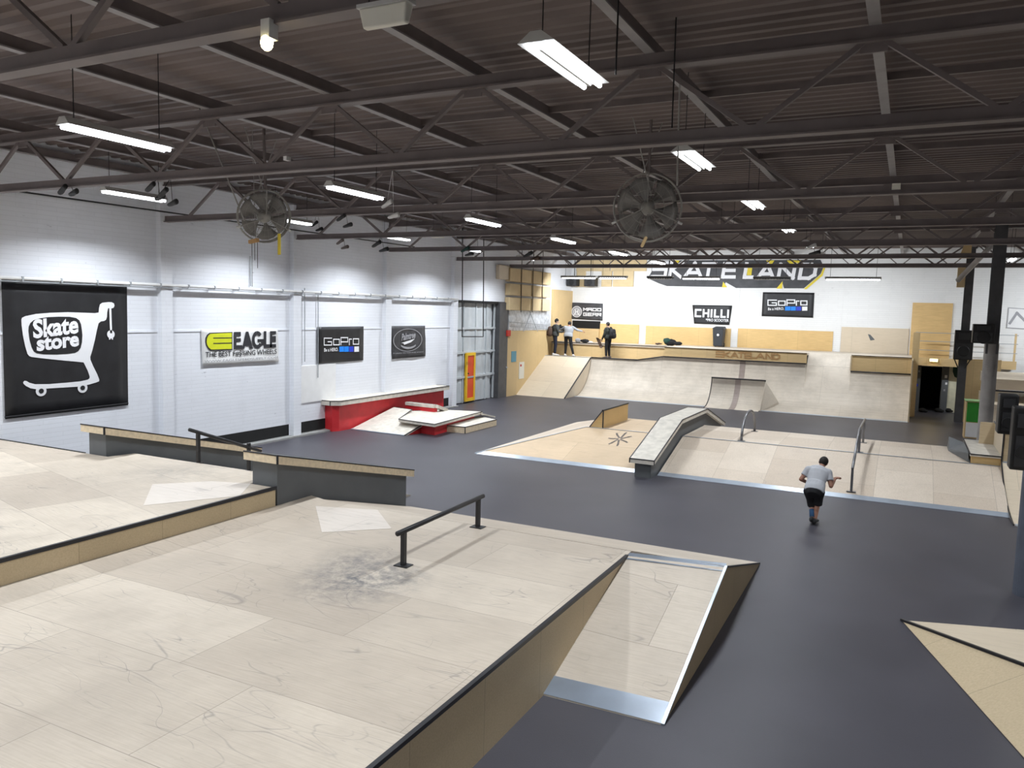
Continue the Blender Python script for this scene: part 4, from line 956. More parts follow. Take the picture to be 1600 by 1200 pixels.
for x0, x1, xa in ((FX0, LX, FX0+.22*(TXL-FX0)/(FY1-FY0)), (LX1, FX1, LX1)):
    g = G(); z1 = .012+(H-.012)*.17/(FY1-FY0)
    g.hexa([(x0, FY0-.02, .0), (x1, FY0-.02, 0), (x1, FY0+.17, z1-.01), (xa, FY0+.17, z1-.01)], [(x0, FY0-.02, .006), (x1, FY0-.02, .006), (x1, FY0+.17, z1+.006), (xa, FY0+.17, z1+.006)]); part('foot_plate', g, M['galv'], t)
g = G(); g.bar((TXL, FY1, H+.004), (LX, FY1, H+.004), .06, .006); g.bar((LX1, FY1, H+.004), (FX1, FY1, H+.004), .06, .006); part('ridge_strip', g, M['galv'], t)
g = G(); g.bar((FX0, FY0, .02), (TXL, FY1, H+.005), .05, .006); part('hip_strip', g, M['galv'], t)

# up-flat-down ledge across the funbox
t = thing('up_down_ledge', 'grey ledge rising, level and dropping over the funbox, worn pale top', 'ledge', (-5.75, 23, 0))
prof = [(18.92, .50), (21.40, 1.21), (24.40, 1.21), (27.05, .50)]
g = G()
for (ya, za), (yb, zb) in zip(prof, prof[1:]): g.prism([(LX+.04, ya, 0), (LX+.04, yb, 0), (LX+.04, yb, zb-.1), (LX+.04, ya, za-.1)], (LX1-LX-.08, 0, 0))
part('ledge_body', g, M['grey_paint'], t)
pr2 = [(18.82, .475), (21.40, 1.215), (24.40, 1.215), (27.2, .465)]
g = G()
for (ya, za), (yb, zb) in zip(pr2, pr2[1:]): g.prism([(LX-.07, ya, za-.11), (LX-.07, yb, zb-.11), (LX-.07, yb, zb), (LX-.07, ya, za)], (LX1-LX+.14, 0, 0))
part('wood_capping', g, M['ledge_top'], t)
for x in (LX-.07, LX1+.07):
    for (ya, za), (yb, zb) in zip(pr2, pr2[1:]): edge_strip('steel_edge', (x, ya, za), (x, yb, zb), M['edge'], t, .022, .022)
for y, z in (pr2[0], pr2[-1]): edge_strip('steel_edge', (LX-.07, y, z), (LX1+.07, y, z), M['edge'], t, .022, .022)
for x in (LX-.07, LX1+.07): g = G(); g.bar((x, 18.815, .365), (x, 18.815, .475), .02, .02, (0, 1, 0)); part('corner_strip', g, M['edge'], t)

# wallride wedge on the funbox
t = thing('funbox_wedge', 'small plywood wedge wall with a black steel edge on the left of the funbox', 'ledge', (-8, 23, H))
xw_ = -7.90
g = G(); g.prism([(xw_-.40, 21.82, H), (xw_, 21.82, H), (xw_, 21.82, 1.22)], (0, 2.3, 0)); part('wedge_body', g, M['yellow_ply'], t)
g = G(); g.bar((xw_-.01, 21.80, 1.23), (xw_-.01, 24.13, 1.23), .05, .035); part('steel_edge', g, M['edge'], t)
g = G(); g.bar((xw_+.005, 21.81, H), (xw_+.005, 21.81, 1.22), .03, .03, (0, 1, 0)); part('corner_strip', g, M['edge'], t)
g = G(); g.bar((xw_-.41, 21.81, H+.01), (xw_-.01, 21.81, 1.235), .025, .02, (0, 1, 0)); part('steel_edge', g, M['edge'], t)

# painted sprig mark on the funbox front is a stain of its own
t2 = G()
_k = (H-.012)/(FY1-FY0); _d = ray(968, 686)      # where the view ray meets the front bank
mp_ = CAM+_d*((.012+_k*(CAM.y-FY0)-CAM.z)/(_d.z-_k*_d.y))
for k in range(7):
    a = k*2*math.pi/7+.3; c0 = (mp_.x, mp_.y)
    def PZf(u, v): return Vector((u, v, .012+(v-FY0)*(H-.012)/(FY1-FY0)+.006))
    pts = [(c0[0]+r*math.cos(a+.25*math.sin(r*7)), c0[1]+r*1.5*math.sin(a+.25*math.sin(r*7))) for r in (.06, .15, .24, .30)]
    stroke(t2, pts, .055, PZf)
o = part('painted_mark', t2, M['mark'], bpy.data.objects['funbox'], normals=False); o['label'] = 'faded grey leaf-like mark on the funbox'

# arch rail and kinked rail
pts = [(-3.92, 21.95+ (24.0-21.95)*(1-math.cos(math.pi*k/16))/2, H+.72*math.sin(math.pi*k/16)**.8) for k in range(17)]
t = thing('arch_rail', 'curved steel hoop rail standing on the funbox ridge', 'rail', (-3.92, 22, H))
g = G(); g.tube(pts, .035, 12); part('hoop', g, M['rail_steel'], t, smooth=True)
for p in (pts[0], pts[-1]): g = G(); g.box(p[0]-.09, p[0]+.09, p[1]-.07, p[1]+.07, H, H+.012); part('base_plate', g, M['rail_steel'], t)
pts = [(-.97, 19.62, .66), (-.97, 21.72, 1.32), (-.95, 23.95, 1.32)]
t = handrail('kinked_rail', pts, [((-.97, 19.66, .65), (-.97, 19.72, .10)), ((-.96, 21.90, 1.30), (-.96, 21.90, H)), ((-.95, 23.7, 1.30), (-.95, 23.7, H))], .032, M['rail_steel'], 'kinked steel handrail running down the front of the funbox')

# ledge block and quarter at the right end of the funbox
t = thing('corner_ledge_block', 'low brown wooden ledge block on the right end of the funbox', 'ledge', (1.85, 23, H))
a0 = FX1-.65
g = G(); g.box(a0+.03, FX1, FY1+.05, FY2, H, .88); part('block_body', g, M['yellow_ply'], t)
g = G(); g.box(a0, FX1, FY1, FY2+.1, .88, .93); part('block_top', g, M['ledge_top'], t)
edge_strip('steel_edge', (a0, FY1, .93), (FX1, FY1, .93), M['edge'], t, .025, .025); edge_strip('steel_edge', (a0, FY1, .93), (a0, FY2, .93), M['edge'], t, .025, .025)
t = thing('metal_wedge', 'small grey metal wedge leaning at the left end of the wooden ledge block', 'ramp', (1.35, 23.5, H))
p = [PZ(1496, 700, H+.02), PZ(1501, 679, 1.05), PZ(1517, 706, .93), PZ(1511, 701, H+.02)]
g = G(); g.hexa([(1.12, 23.6, H), (1.48, 22.0, H), (1.48, 23.7, H), (1.12, 24.3, H)], [(1.14, 23.7, H+.05), (1.48, 22.0, .92), (1.48, 23.7, .94), (1.14, 24.25, H+.30)]); part('wedge_body', g, M['grey_paint'], t)

def qprofile(y0, y1, h, n=14):
    run = y1-y0; R = (run*run+h*h)/(2*h); tmax = math.asin(min(1, run/R)); return [(y0+R*math.sin(tmax*k/n), R*(1-math.cos(tmax*k/n))) for k in range(n+1)]
def quarter(g, x0, x1, prof, back, th=.02, zmin=0):
    pts = [(x0, y, z) for y, z in prof]+[(x0, back, prof[-1][1]), (x0, back, zmin)]
    g.prism(pts, (x1-x0, 0, 0))
t = thing('side_quarter', 'plywood quarter with a boxed platform at the right edge of the funbox', 'ramp', (3.2, 21, 0))
pf = qprofile(18.66, 21.75, .82)
g = G(); quarter(g, FX1+.03, 6.0, pf, 23.9); part('transition', g, M['bank'], t)
g = G(); g.box(FX1+.02, 6.0, 21.75, 23.9, .82, 1.5); part('platform_front', g, M['side'], t)
g = G(); g.box(FX1-.02, 6.0, 21.70, 23.95, 1.5, 1.53); part('platform_top', g, M['ledge_top'], t)
g = G(); pts = [(FX1, y, z) for y, z in pf]+[(FX1, 21.75, 1.5), (FX1, 23.9, 1.5), (FX1, 23.9, 0)]; g.prism(pts, (.03, 0, 0)); part('side_panel', g, M['bank'], t)
g = G(); g.tube([(FX1, y, z+.015) for y, z in pf]+[(FX1, 21.72, 1.52)], .016, 6); part('black_edge', g, M['edge'], t)
edge_strip('steel_edge', (FX1, 21.69, 1.53), (6.0, 21.69, 1.53), M['edge'], t, .025, .025); edge_strip('steel_edge', (FX1-.02, 21.7, 1.53), (FX1-.02, 23.95, 1.53), M['edge'], t, .025, .025)
g = G(); g.box(FX1+.03, 6.0, 21.72, 21.75, .80, .84); part('joint_strip', g, M['galv'], t)
g = G(); g.hexa([(FX1+.03, 18.64, 0), (6, 18.64, 0), (6, 18.8, 0), (FX1+.03, 18.8, 0)], [(FX1+.03, 18.64, .008), (6, 18.64, .008), (6, 18.8, .014), (FX1+.03, 18.8, .014)]); part('foot_plate', g, M['galv'], t)
g = G(); g.box(1.82, FX1, 23.9, 23.95, .9, 1.5); tag(part('tan_board', g, M['side']), 'tan upright board behind the wooden ledge block', 'board')

# big ramp beyond the columns
t = thing('far_right_quarter', 'tall pale ramp with a black coping beyond the columns', 'ramp', (6, 30, 0))
a = PY(1553, 611, 30.5); a2 = PY(1553, 592, 31.6)
g = G(); quarter(g, a.x, 13.0, qprofile(28.9, 30.5, a.z), 36.5); part('transition', g, M['bank'], t)
g = G(); g.cyl((a.x, 30.5, a.z+.02), (13, 30.5, a.z+.02), .03, 8); part('coping', g, M['edge'], t)
g = G(); g.box(a.x, 13.0, 31.6, 36.5, a.z-.02, a2.z); part('upper_step', g, M['bank'], t)
t = thing('deck_railing', 'short galvanised railing at the end of the far right ramp', 'rail', (a.x, 33, a.z))
for z in (0.4, .75, 1.05):
    g = G(); g.cyl((a.x+.02, 30.6, a.z+z), (a.x+.02, 35.5, a.z+z), .02, 6); part('rail_bar', g, M['gate_rail'], t)
for y in (30.6, 33, 35.5):
    g = G(); g.box(a.x, a.x+.05, y-.025, y+.025, a.z, a.z+1.07); part('railing_post', g, M['gate_rail'], t)

# near right pyramid ramp
t = thing('corner_pyramid_ramp', 'plywood pyramid ramp cut by the bottom right corner, black ridge', 'ramp', (2.4, 8.8, 0))
A, Rg, Bn, Bf = Vector((.16, 11.79, 0)), Vector((2.54, 8.0, .80)), Vector((2.3, 5.35, 0)), Vector((3.6, 12.9, 0))
Rr = Vector((5.5, 8.0, .8)); 
def tri(name, pts, mat):
    g = G(); g.face(pts); nn = (Vector(pts[1])-Vector(pts[0])).cross(Vector(pts[2])-Vector(pts[0])).normalized(); 
    g = G(); s = 1 if nn.z > 0 else -1; off = nn*s*-.02
    g.hexa([Vector(p)+off for p in pts], pts); return part(name, g, mat, t)
tri('near_bank', [A+Vector((0,0,.01)), Bn+Vector((0,0,.01)), Rg], M['side'])
tri('near_bank', [Bn+Vector((0,0,.01)), Vector((5.5, 5.35, .01)), Rr, Rg], M['side'])
tri('far_bank', [A+Vector((0,0,.01)), Rg, Rr, Vector((5.5, 12.9, .01)), Bf+Vector((0, 0, .01))], M['bank'])
edge_strip('ridge_edge', A+Vector((0, 0, .015)), Rg+Vector((0, 0, .012)), M['edge'], t, .04, .03)

# ================================================================== back ramps
BZ, BY = 1.80, 37.5
t = thing('left_bank_ramp', 'smooth straight bank in the back left corner under three people', 'ramp', (-15.7, 36, 0))
g = G(); g.prism([(XL+.1, 34.2, 0), (XL+.1, BY, BZ), (XL+.1, BY, 0)], (-14.35-XL-.1, 0, 0)); part('bank_face', g, M['bank'], t)
edge_strip('black_edge', (-14.35, 34.2, .012), (-14.35, BY, BZ+.01), M['edge'], t, .05, .03)
edge_strip('top_edge', (XL+.1, BY, BZ+.005), (-14.35, BY, BZ+.005), M['galv'], t, .05, .02)
t = thing('main_quarter', 'very wide curved quarter ramp along the back wall', 'ramp', (-7, 36.5, 0))
pf = qprofile(35.4, BY, BZ)
g = G(); quarter(g, -14.33, -10.6, pf, 37.7); part('transition', g, M['qp'], t)
g = G(); quarter(g, -10.6, -4.05, qprofile(35.4, 37.52, 2.02, 18), 37.7); part('transition', g, M['qp'], t)
g = G(); quarter(g, -2.2, .17, pf, 37.7); part('transition', g, M['qp'], t)
g = G(); pr = [(y-.006, z+.004) for y, z in qprofile(35.4, 37.52, 2.02, 18)]; g.sheet([[(-6.95, y, z) for y, z in pr], [(-6.70, y, z) for y, z in pr]]); part('brown_joint', g, M['joint'], t)
g = G(); g.hexa([(-14.33, 35.36, 0), (.17, 35.36, 0), (.17, 35.6, 0), (-14.33, 35.6, 0)], [(-14.33, 35.36, .008), (.17, 35.36, .008), (.17, 35.6, .02), (-14.33, 35.6, .02)]); part('foot_plate', g, M['galv'], t)
# raised lip below the stencilled board
g = G(); g.prism([(-11.9, BY, BZ), (-10.6, BY, BZ), (-10.6, BY, 2.02)], (0, .6, 0)); part('raised_lip', g, M['qp'], t)
for a, b in (((-14.33, BZ), (-11.9, BZ)), ((-11.9, BZ), (-10.6, 2.03)), ((-10.6, 2.03), (-4.05, 2.03)), ((-2.2, BZ), (.17, BZ))):
    g = G(); g.cyl((a[0], BY-.01, a[1]+.02), (b[0], BY-.01, b[1]+.02), .028, 8); part('coping', g, M['edge'], t, smooth=True)
# roll-over between the two boards
R0 = ((BY-35.4)**2+BZ**2)/(2*BZ); dx = 1.80; y0_, z0_ = 35.4+dx, R0-math.sqrt(R0*R0-dx*dx); sl0 = dx/math.sqrt(R0*R0-dx*dx)
pts = [p for p in pf if p[0] < y0_]
for k in range(15):
    u = k/14; Dy = 38.5-y0_; h00, h10, h01 = 2*u**3-3*u*u+1, u**3-2*u*u+u, -2*u**3+3*u*u
    pts.append((y0_+Dy*u, h00*z0_+h10*Dy*sl0*.9+h01*2.53))
g = G(); g.prism([(-4.05, y, z) for y, z in pts]+[(-4.05, 38.5, 0)], (1.85, 0, 0)); part('roll_over', g, M['qp'], t)

t = thing('back_deck', 'narrow walkway behind the coping with a raised plywood bench deck at the back', 'platform', (-8, 39, 0))
g = G(); g.box(XL+.1, -10.6, BY+.2, 38.4, 1.70, BZ); g.box(XL+.1, -14.35, BY, BY+.2, 1.70, BZ); part('walkway', g, M['qp'], t)
g = G(); g.box(XL+.1, -10.6, 38.35, 38.4, BZ, 2.50); part('riser_board', g, M['tan_ply'], t)
g = G(); g.box(-10.6, -4.05, 37.62, 37.67, 2.03, 2.52); part('riser_board', g, M['tan_ply'], t)
g = G(); g.box(-2.2, .17, 37.56, 37.62, BZ+.03, 2.50); part('riser_board', g, M['tan_ply'], t)
g = G(); g.box(XL+.1, -10.6, 38.3, YB-.06, 2.42, 2.48); g.box(-10.6, -4.05, 37.66, YB-.06, 2.42, 2.52); g.box(-4.05, -2.2, 38.5, YB-.06, 2.42, 2.52); g.box(-2.2, .17, 37.62, YB-.06, 2.42, 2.52); part('bench_top', g, M['qp'], t)
edge_strip('bench_edge', (XL+.1, 38.3, 2.50), (-10.6, 38.3, 2.50), M['edge'], t, .03, .03)
edge_strip('bench_edge', (-10.6, 37.61, 2.515), (-4.05, 37.61, 2.515), M['edge'], t, .02, .02)
edge_strip('bench_edge', (-2.2, 37.55, 2.52), (.17, 37.55, 2.52), M['edge'], t, .03, .03)
edge_strip('post', (-2.2, 37.55, BZ+.05), (-2.2, 37.57, 2.5), M['side'], t, .06, .06)
g = G(); g.box(.17, .22, 35.5, YB-.06, 0, 2.5); part('end_panel', g, M['side'], t)
# stencilled letters on the riser board
g = G(); fr = lambda u, v: Vector((u, 37.612, v))
def R2(px, py): p = PY(px, py, 37.612); return p.x, p.z
for ch, x0, x1 in (('S', 1119, 1130), ('K', 1131, 1140), ('A', 1142.5, 1153), ('T', 1154, 1162), ('E', 1164, 1172), ('L', 1173, 1181), ('A', 1182, 1194), ('N', 1197, 1206), ('d', 1208.5, 1218)):
    yb_ = 556.7+(x0-1119)*.047; a = R2(x0, yb_); b = R2(x1, yb_-7.2)
    letters(g, [(ch, a[0], b[0], a[1], b[1])], fr, .062)
decal('stencilled_lettering', g, M['brown_print'], t)

t = thing('small_quarter', 'small steep quarter pipe standing before the main back ramp', 'ramp', (-6.9, 36, 0))
pf2 = qprofile(35.12, 36.45, 1.24)
g = G(); quarter(g, -7.98, -5.60, pf2, 36.5); part('transition', g, M['qp'], t)
g = G(); g.cyl((-8.0, 36.45, 1.26), (-5.58, 36.45, 1.26), .03, 8); part('coping', g, M['edge'], t)
for x in (-7.98, -5.60):
    g = G(); g.tube([(x, y, z+.012) for y, z in pf2], .02, 6); part('black_edge', g, M['edge'], t)
g = G(); g.sheet([[(-6.92, y, z+.006) for y, z in pf2], [(-6.67, y, z+.006) for y, z in pf2]]); part('brown_joint', g, M['joint'], t)
g = G(); g.prism([(-5.6, 35.2, 0), (-5.6, 36.45, 1.24), (-5.6, 36.45, 0)], (.02, 0, 0)); g.hexa([(-5.58, 35.6, 0), (-4.95, 36.4, 0), (-4.95, 36.45, 0), (-5.58, 36.45, 0)], [(-5.58, 36.3, 1.0), (-5.0, 36.42, .35), (-5.0, 36.45, .35), (-5.58, 36.45, 1.2)]); part('side_wedge', g, M['qp'], t)

# doorway surround and platform above it
t = thing('doorway_surround', 'grey painted doorway frame covered in stickers around a dark opening', 'door frame', (1.0, YB, 0))
g = G(); g.box(.24, DX0, YB-.35, YB, 0, 2.15); part('left_jamb', g, M['grey_paint'], t)
g = G(); g.box(DX1, 1.72, YB-.35, YB, 0, 2.15); part('right_jamb', g, M['grey_paint'], t)
for i, (x, z, w_, mt) in enumerate(((.34, 1.5, .10, 'ink_grey'), (.42, 1.1, .09, 'blue2'), (.33, .8, .10, 'ink_white'), (.36, .55, .08, 'ink_white'), (1.56, 1.55, .10, 'ink_white'), (1.6, 1.25, .08, 'ink_white'), (1.55, .95, .07, 'ink_grey'), (.48, 1.75, .07, 'ink_grey'))):
    g = G(); g.box(x, x+w_, YB-.356, YB-.35, z, z+w_*1.3); part('sticker', g, M[mt], t)
g = G(); g.box(1.72, 2.2, YB-.3, YB, 0, 2.15); tag(part('peeling_wall', g, M['cream']), 'cream wall strip with peeling green patch beside the doorway', 'wall strip')
g = G(); g.prism([(1.86, YB-.306, 2.1), (2.12, YB-.306, 2.1), (2.12, YB-.306, 1.55), (1.95, YB-.306, 1.62), (1.86, YB-.306, 1.85)], (0, .005, 0)); part('peeling_patch', g, M['bag_green'], bpy.data.objects['peeling_wall'])
g = G(); g.box(2.2, 2.3, YB-.45, YB, 0, 2.15); tag(part('cream_post', g, M['cream']), 'narrow pale post at the right end of the doorway', 'post')
t = thing('balcony', 'plywood balcony with thin wire railing above the doorway', 'balcony', (1.6, 40, 2.15))
g = G(); g.box(.25, 4.2, 40.1, YB-.07, 2.15, 2.42); part('balcony_floor', g, M['side'], t)
g = G(); g.box(.25, 4.2, 40.04, 40.1, 2.10, 2.46); part('balcony_front', g, M['tan_ply'], t)
for z in (2.8, 3.2, 3.58):
    g = G(); g.cyl((.25, 40.06, z), (4.2, 40.06, z), .016, 6); part('railing_wire', g, M['gate_rail'], t)
for x in (.32, 2.2, 4.1):
    g = G(); g.box(x-.04, x+.04, 40.05, 40.11, 2.4, 3.65); part('railing_post', g, M['tan_ply'], t)
g = G(); g.box(.16, .42, 37.7, 38.25, 0, 3.6); part('corner_post', g, M['tan_ply'], t)
t = thing('door_lamp', 'small glowing amber bulkhead lamp over the dark doorway', 'lamp', PY(1459, 566, 40.0))
p = PY(1459, 563, 39.95)
g = G(); g.box(p.x-.17, p.x+.17, 39.96, 40.04, p.z-.07, p.z+.07); part('lamp_base', g, M['housing'], t)
g = G(); g.box(p.x-.15, p.x+.15, 39.88, 39.96, p.z-.055, p.z+.055); part('lamp_lens', g, M['exit_lamp'], t, bevel=.015)
area('lamp_light', (p.x, 39.85, p.z-.02), .3, .1, 4, rot=(math.radians(-70), 0, 0), col=(1, .75, .3), parent=t)
for px, lab in ((1441, 'dark shoe-sized bundle on the floor left of the doorway'), (1466, 'dark bundle on the floor under the right door jamb'), (1481, 'larger dark bundle on the floor before the cream wall')):
    p = PZ(px, 644, 0); g = G(); g.sphere((p.x, p.y, .09), .16, .12, .1, 12); g.sphere((p.x+.12, p.y+.03, .06), .12, .1, .07, 10); tag(part('floor_bundle', g, M['dark'], smooth=True), lab, 'bundle', 'bundles before the doorway')
# plywood partition and green locker right of the dark column
g = G(); g.box(2.12, 3.4, 37.3, 37.36, 0, 2.6); tag(part('partition_board', g, M['tan_ply']), 'tan plywood partition between the two dark columns', 'board')
t = thing('green_locker', 'upright locker with green upper and white lower door by the round column', 'locker', (2.45, 32.2, 0))
a, b = PY(1511, 627, 32), PY(1530, 680, 32)
g = G(); g.box(a.x-.02, a.x+.85, 32.02, 32.7, 0, a.z); part('locker_body', g, M['tan_ply'], t)
g = G(); g.box(a.x+.02, a.x+.8, 32, 32.02, a.z*.45, a.z-.03); part('green_door', g, M['green'], t)
g = G(); g.box(a.x+.02, a.x+.8, 32, 32.02, .05, a.z*.43); part('white_door', g, M['white'], t)
g = G(); g.box(a.x-.05, a.x+.88, 31.98, 32.74, a.z, a.z+.03); part('locker_top', g, M['green_top'], t)
a = PY(1543, 628, 31.5); b = PY(1549, 652, 31.5)
g = G(); g.box(a.x, b.x, 31.5, 31.55, b.z, a.z); tag(part('white_notice_board', g, M['white']), 'white upright panel just right of the round column', 'panel')
g = G(); g.box(b.x, b.x+.2, 31.6, 32.2, .05, a.z-.1); tag(part('dark_cabinet', g, M['speaker']), 'dark cabinet end beside the white upright panel', 'cabinet')

# wheelie bin and things left on the bench
t = thing('wheelie_bin', 'dark grey wheelie bin on the bench deck before the back wall', 'bin', (-8.6, 40.5, 2.52))
x0, x1, y0, y1 = -8.88, -8.34, 40.15, 40.75
g = G(); g.hexa([(x0+.05, y0+.05, 2.56), (x1-.05, y0+.05, 2.56), (x1-.05, y1-.05, 2.56), (x0+.05, y1-.05, 2.56)], [(x0, y0, 3.42), (x1, y0, 3.42), (x1, y1, 3.42), (x0, y1, 3.42)]); part('bin_body', g, M['bin'], t, bevel=.03)
g = G(); g.hexa([(x0-.03, y0-.04, 3.42), (x1+.03, y0-.04, 3.42), (x1+.03, y1+.03, 3.42), (x0-.03, y1+.03, 3.42)], [(x0+.02, y0+.03, 3.49), (x1-.02, y0+.03, 3.49), (x1-.02, y1, 3.55), (x0+.02, y1, 3.55)]); part('bin_lid', g, M['bin'], t, bevel=.02)
g = G(); disc(g, -8.60, 3.13, .06, lambda u, v: Vector((u, 40.155, v))); part('white_badge', g, M['ink_white'], t, normals=False)
for s in (x0+.06, x1-.06): g = G(); g.cyl((s-.03, y1-.03, 2.62), (s+.03, y1-.03, 2.62), .10, 16); part('wheel', g, M['black_steel'], t)
def lump(name, label, cat, blobs, mats):
    c = blobs[0][0]; t = thing(name, label, cat, (c[0], c[1], 2.52))
    for (p, r, mt, nm) in blobs:
        g = G(); g.sphere(p, *r, 14)
        for v in g.b.verts: v.co += v.normal*0 + Vector((mnoise.noise(v.co*9), mnoise.noise(v.co*9+Vector((5, 0, 0))), mnoise.noise(v.co*9+Vector((0, 7, 0)))))*.03
        part(nm, g, M[mt], t, smooth=True)
    return t
b_ = PZ(1048, 538, 2.55)
lump('bag_pile', 'pile of dark green and black bags on the bench deck by the back wall', 'bag', [((b_.x, 40.2, 2.66), (.34, .2, .17), 'black_cloth', 'bag_body'), ((b_.x-.15, 40.1, 2.74), (.2, .15, .14), 'bag_green', 'bag_flap'), ((b_.x+.4, 40.15, 2.62), (.25, .16, .10), 'black_cloth', 'bag_side')], 0)
lump('folded_jacket', 'reddish cloth lying left of the pile of bags', 'jacket', [((b_.x-.62, 40.2, 2.56), (.2, .13, .05), 'brown_bag', 'cloth')], 0)
b_ = PY(903, 531, 38.7)
lump('grey_helmet', 'grey helmet resting on the bench edge right of the person in the grey sweater', 'helmet', [((b_.x, 38.7, 2.60), (.17, .14, .12), 'ink_grey', 'shell')], 0)
b_ = PY(914, 531, 38.7)
lump('dark_shoulder_bag', 'dark bag with a pale end on the bench beside the grey helmet', 'bag', [((b_.x, 38.7, 2.59), (.25, .14, .10), 'black_cloth', 'bag_body'), ((b_.x+.3, 38.72, 2.54), (.14, .1, .05), 'shoe_white', 'pale_end')], 0)

# ================================================================== things hung from the roof
def fan(c, R, face, label, tag_yellow=False):
    """big caged air circulator; face = direction its front looks to"""
    c = Vector(c); t = thing('caged_fan', label, 'fan', c); f = Vector(face).normalized()
    e1 = f.cross(Vector((0, 0, 1))).normalized(); e2 = e1.cross(f).normalized()
    P = lambda a, r, d: c + (e1*math.cos(a)+e2*math.sin(a))*r + f*d
    g = G()
    for d0, sgn in ((0, 1), (0, -1)):
        for k in (0, 2, 4, 6):
            r = R*(.25+.75*k/6); d = sgn*(.06+.09*math.cos(math.pi/2*k/6))
            g.tube([P(2*math.pi*i/28, r, d) for i in range(28)], .004 if k < 6 else .010, 4, close=True)
        for i in range(28):
            a = 2*math.pi*i/28; g.tube([P(a, R*.22, sgn*.15), P(a, R*.65, sgn*.12), P(a, R, sgn*.05)], .003, 3)
    part('wire_cage', g, M['fan'], t)
    g = G(); g.tube([P(2*math.pi*i/36, R*1.0, 0) for i in range(36)], .018, 6, close=True); part('cage_rim', g, M['fan'], t)
    g = G(); g.cyl(P(0, 0, -.20), P(0, 0, .06), .12, 20); g.sphere(P(0, 0, .06), .12, .12, .12, 14); part('motor', g, M['fan'], t, smooth=True)
    for k in range(6):
        a = 2*math.pi*k/6+.3; rows = []
        for i in range(7):
            r = R*(.16+.76*i/6); wdt = .20+.34*(i/6); tw = .75-.45*i/6
            rows.append([c+(e1*math.cos(a+s*wdt)+e2*math.sin(a+s*wdt))*r*(1-.06*s*s) + f*(.10*tw*s) for s in (-1, -.5, 0, .5, 1)])
        g = G(); g.sheet(rows, f*.006); part('fan_blade', g, M['fan_blade'], t, smooth=True)
    for a in (math.radians(205), math.radians(-25), math.radians(90)):
        g = G(); g.bar(P(a, .05, .17), P(a, R*1.02, .10), .018, .018, f); part('guard_bar', g, M['fan'], t)
    for a in (math.radians(205), math.radians(-25)):
        g = G(); g.cyl(P(a, R*1.0, .12), P(a, R*1.13, .08), .022, 8); part('guard_clamp', g, M['housing'], t)
    # hanging frame
    top = c+Vector((0, 0, R*1.05)); g = G()
    g.bar(P(math.pi/2, R, 0), (c.x, c.y, ZR+.03), .04, .04, (0, 1, 0)); part('hanger_bar', g, M['truss'], t)
    g = G(); g.tube([P(math.pi/2+.3, R*.35, .1), (c.x-.25, c.y-.25, ZR+.02)], .010, 5); part('rope', g, M['rope'], t)
    g = G(); g.tube([P(math.pi/2-.2, R*1.0, -.1), (c.x+.12, c.y+.3, ZR+.02)], .010, 5); part('rope', g, M['rope'], t)
    return t
    return t
FAN1 = fan((-4.20, 13.45, 5.93), .58, (.28, -.96, -.05), 'grey caged fan hanging in the middle, right of the tube lamps over the floor')
FAN2 = fan((-11.25, 11.6, 5.78), .50, (.82, -.52, -.25), 'grey caged fan turned sideways near the left wall')
g = G(); p = PY(436, 365, 11.5); q = PY(439, 398, 11.5); g.box(p.x-.035, p.x+.035, 11.5, 11.51, q.z, p.z); part('yellow_strap', g, M['yellow_strap'], FAN2)
g = G(); p = PY(1009, 372, 13.3); g.cone((p.x, 13.3, p.z), .03, (p.x-.06, 13.3, p.z-.13), .028); part('dangling_tag', g, M['tan_ply'], FAN1, smooth=True)
t = thing('rope_weight', 'brown wooden block on ropes below the sideways fan', 'block', PY(397, 378, 11.4))
p = PY(398, 378, 11.4); g = G(); g.bar((p.x-.13, 11.4, p.z), (p.x+.13, 11.35, p.z+.03), .07, .07); part('wood_block', g, M['brown_print'], t, bevel=.01)
for dx, dz in ((-.07, .85), (0, .35), (.07, .5)):
    g = G(); g.cyl((p.x+dx, 11.4, p.z), (p.x+dx, 11.4, p.z-dz), .006, 5); part('cord', g, M['black_steel'], t)
g = G(); g.cyl((p.x, 11.42, p.z), (p.x-.2, 11.55, ZR+.02), .006, 5); part('cord', g, M['rope'], t)

def shoe_mesh(g, c, d, up, L=.29, s=1.0):
    """a trainer pointing along d: sole, toe, heel collar"""
    c, d, up = Vector(c), Vector(d).normalized(), Vector(up).normalized(); side = d.cross(up).normalized(); up = side.cross(d)
    L *= s
    prof = [(-.50, .062, .030, .085), (-.40, .078, .036, .100), (-.2, .070, .036, .095), (0, .060, .040, .075), (.2, .050, .046, .055), (.38, .040, .044, .045), (.50, .020, .028, .030)]
    rings = []
    for u, _, wd, h in prof:
        ring = []
        for i in range(12):
            a = 2*math.pi*i/12; yy = math.cos(a)*wd*s; zz = (math.sin(a)*.5+.5)*h*s
            ring.append(c+d*u*L+side*yy+up*zz)
        rings.append(g.v(*ring))
    g.loft(rings)
def shoes(px, py, y, label, mats=('shoe_dark', 'shoe_dark'), s=1.0, top=6.1, spread_=.16, drop=.16):
    y = min(TY, key=lambda q: abs(q-y)); c = PY(px, py, y-.1); top = 6.10 if c.z < 6.15 else 6.98
    t = thing('hanging_shoes', label, 'shoes', c, 'pairs of shoes thrown over the roof steel')
    for i, sg in enumerate((-1, 1)):
        g = G(); q = c+Vector((sg*spread_*.3, sg*.05, -drop*(i))); shoe_mesh(g, q, (-.9, .25, -.25+.2*i), (.1, .2, 1), s=s); part('shoe', g, M[mats[i]], t, smooth=True)
        g = G(); g.tube([q+Vector((0, 0, .07)), (c.x, c.y+.06, top)], .006, 4); part('lace', g, M['white' if mats[i] == 'shoe_white' else 'black_steel'], t)
    return t
